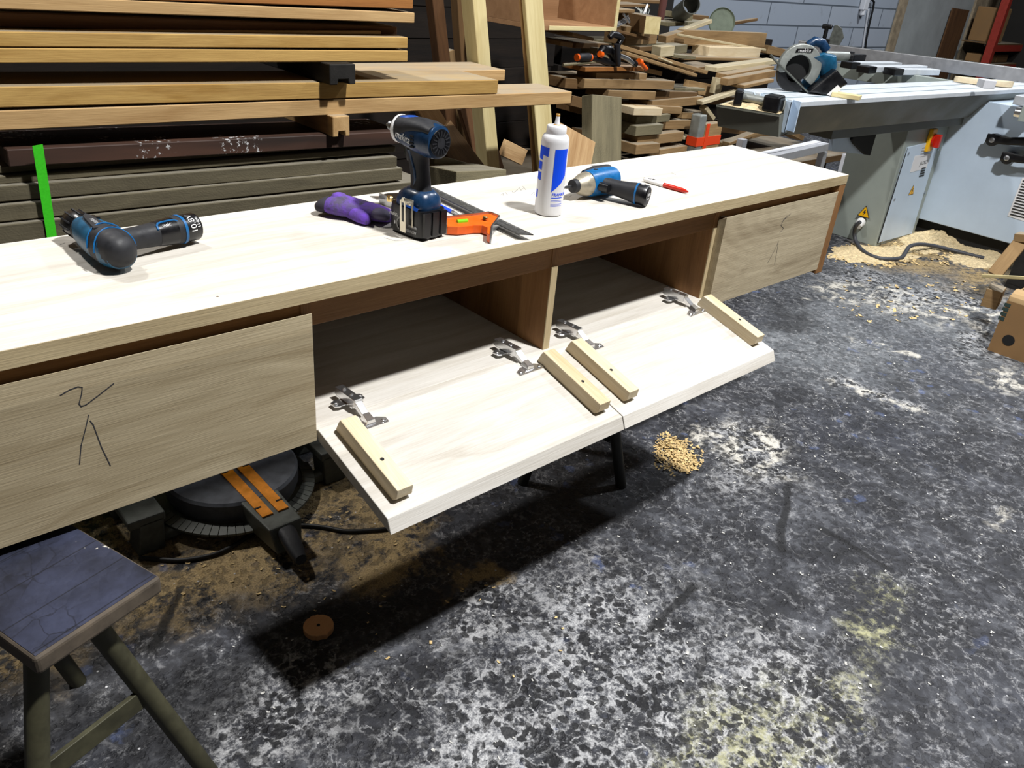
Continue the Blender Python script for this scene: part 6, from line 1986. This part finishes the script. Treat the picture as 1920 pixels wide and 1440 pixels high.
for k in range(9):
    a = PI * k / 8
    p = V((0.05 - 0.05 * math.cos(a), 0.0, hq + 0.035 * math.sin(a)))
    if prev is not None:
        mb.hexa([prev + V((0, -0.10, 0)), p + V((0, -0.10, 0)), p + V((0, -0.004, 0)), prev + V((0, -0.004, 0))], [prev + V((0, -0.10, 0.004)), p + V((0, -0.10, 0.004)), p + V((0, -0.004, 0.004)), prev + V((0, -0.004, 0.004))])
    prev = p
mb.build('folded_flap', 'cardin', bx_, smooth=True)
bi = bx_.matrix_world.inverted()
ph = bi @ P(1891, 638, X=xq)
MB().lathe([(0.022, 0), (0.022, 0.0012)], (0, ph.y, ph.z), (-1, 0, 0), 24).build('hand_hole', 'blackm', bx_)
for px, py in ((1889, 572), (1885, 580), (1881.5, 588.5), (1877.5, 597)):
    p = bi @ P(px, py, X=xq)
    MB().box((-0.0012, p.y - 0.011, p.z - 0.007), (0, p.y + 0.011, p.z + 0.007)).build('printed_square', plain('dark green print', srgb(40, 58, 54), 0.8) if 'dark green print' not in bpy.data.materials else bpy.data.materials['dark green print'], bx_)
bd = lambda n_, a, b, Yo, hpx, w_, m_, l_, **kw: board(n_, P(*a, X=Yo), P(*b, X=Yo), w_, hpx, m_, l_, 'offcut', **kw)
board('wood_offcut', P(1905, 548, X=xq + 0.16), P(1990, 560, X=xq + 0.16), 0.06, 0.03, 'pale', 'white offcut sticking up inside the cardboard box', 'offcut')
board('wood_offcut', P(1840, 514, X=xq + 0.30), P(1960, 520, X=xq + 0.12), 0.05, 0.014, 'pale', 'long pale plank lying across the cardboard box', 'plank')
board('timber_block', P(1850, 541, Z=0.16), P(1880, 549, Z=0.16), 0.10, 0.08, 'scrap', 'pale timber block on the floor behind the cardboard box', 'block')
board('timber_plank', P(1911, 436, X=xq + 0.62), P(1852, 508, X=xq + 0.52), 0.06, 0.03, 'scrap', 'plank leaning on the dark crate at the right edge', 'plank', ydir=(0.2, -1, 0.0))
board('wood_offcut', P(1902, 438, X=xq + 0.60), P(1960, 444, X=xq + 0.60), 0.07, 0.035, 'scrap', 'short offcut lying on top of the leaning plank', 'offcut')
pk = P(1885, 500, Z=0)
cr_ = thing('dark_crate', 'dark crate behind the cardboard box at the right edge', 'crate', TR(xB - 0.30, pk.y - 0.42, 0))
MB().box((-0.2, -0.4, 0), (0.25, 0.3, 0.02)).build('bottom', 'black', cr_)
for lo, hi in (((-0.2, -0.4, 0.02), (-0.185, 0.3, 0.34)), ((0.235, -0.4, 0.02), (0.25, 0.3, 0.34)), ((-0.185, 0.285, 0.02), (0.235, 0.3, 0.34)), ((-0.185, -0.4, 0.02), (0.235, -0.385, 0.34))):
    MB().box(lo, hi).build('side', 'black', cr_, bevel=0.002)

# ------------------------------------------------------------------ fittings on the far walls
ps_ = P(1626, 8, Y=YB - 0.06)
sk = thing('socket_box', 'white electrical box on the block wall', 'socket', TR(ps_.x, YB, ps_.z))
MB().box((-0.05, -0.06, -0.06), (0.05, 0.0, 0.12)).build('housing', 'whitemetal', sk, bevel=0.006)
MB().lathe([(0.03, 0.0), (0.03, 0.05), (0.02, 0.06)], (0, -0.03, -0.06), (0, 0, -1), 14).build('plug', 'whitemetal', sk)
pts = [P(x, y, Y=YB - 0.03) for x, y in ((1634, -2), (1639, 4), (1637, 16), (1630, 45), (1624, 75), (1622, 95), (1612, 150))]
tag(MB().tube(pts, 0.012, 8).build('wall_cable', 'cablek', smooth=True), 'black cable running down the block wall beside the socket box', 'cable')
pts = [P(x, y, Y=YB - 0.012) for x, y in ((1628, 18), (1624, 45), (1618, 85), (1612, 130))]
tag(MB().tube(pts, 0.010, 8).build('conduit', 'whitemetal', smooth=True), 'white conduit running down from the socket box', 'conduit')
# red rack at the far right
yr = 3.2
xr = P(1868, 60, Y=yr).x
rr = thing('steel_rack', 'red steel rack in the dark far right corner', 'rack', TR(xr, yr, 0))
for dx_ in (0.0, 1.5):
    MB().box((dx_ - 0.05, -0.05, 0), (dx_ + 0.05, 0.05, 2.6)).build('upright', 'redrack', rr, bevel=0.003)
zr = [P(1890, 84, Y=yr).z, P(1900, 120, Y=yr).z]
for z_ in zr:
    MB().box((0.05, -0.04, z_ - 0.08), (1.45, 0.04, z_)).build('beam', 'redrack', rr)
    MB().box((0.0, -0.04, z_ + 0.001), (1.5, 0.4, z_ + 0.015)).build('shelf', 'scrap_dark', rr)
for k, (dx_, w_, h_, lb_) in enumerate(((0.09, 0.4, 0.42, 'brown carton on the upper shelf of the red rack'),)):
    tag(MB().box((0, 0, 0), (w_, 0.3, h_)).build('carton', 'card', None, TR(xr + dx_, yr + 0.06, zr[0] + 0.017), bevel=0.01), lb_, 'carton')
for k in range(2):
    tag(MB().box((0, 0, 0), (0.42, 0.25, 0.1)).build('flat_carton', 'card', None, TR(xr + 0.08 + 0.45 * k, yr + 0.06, zr[1] + 0.017), bevel=0.006), ['flat carton on the lower shelf next to the red upright', 'second flat carton further right on the lower rack shelf'][k], 'carton')
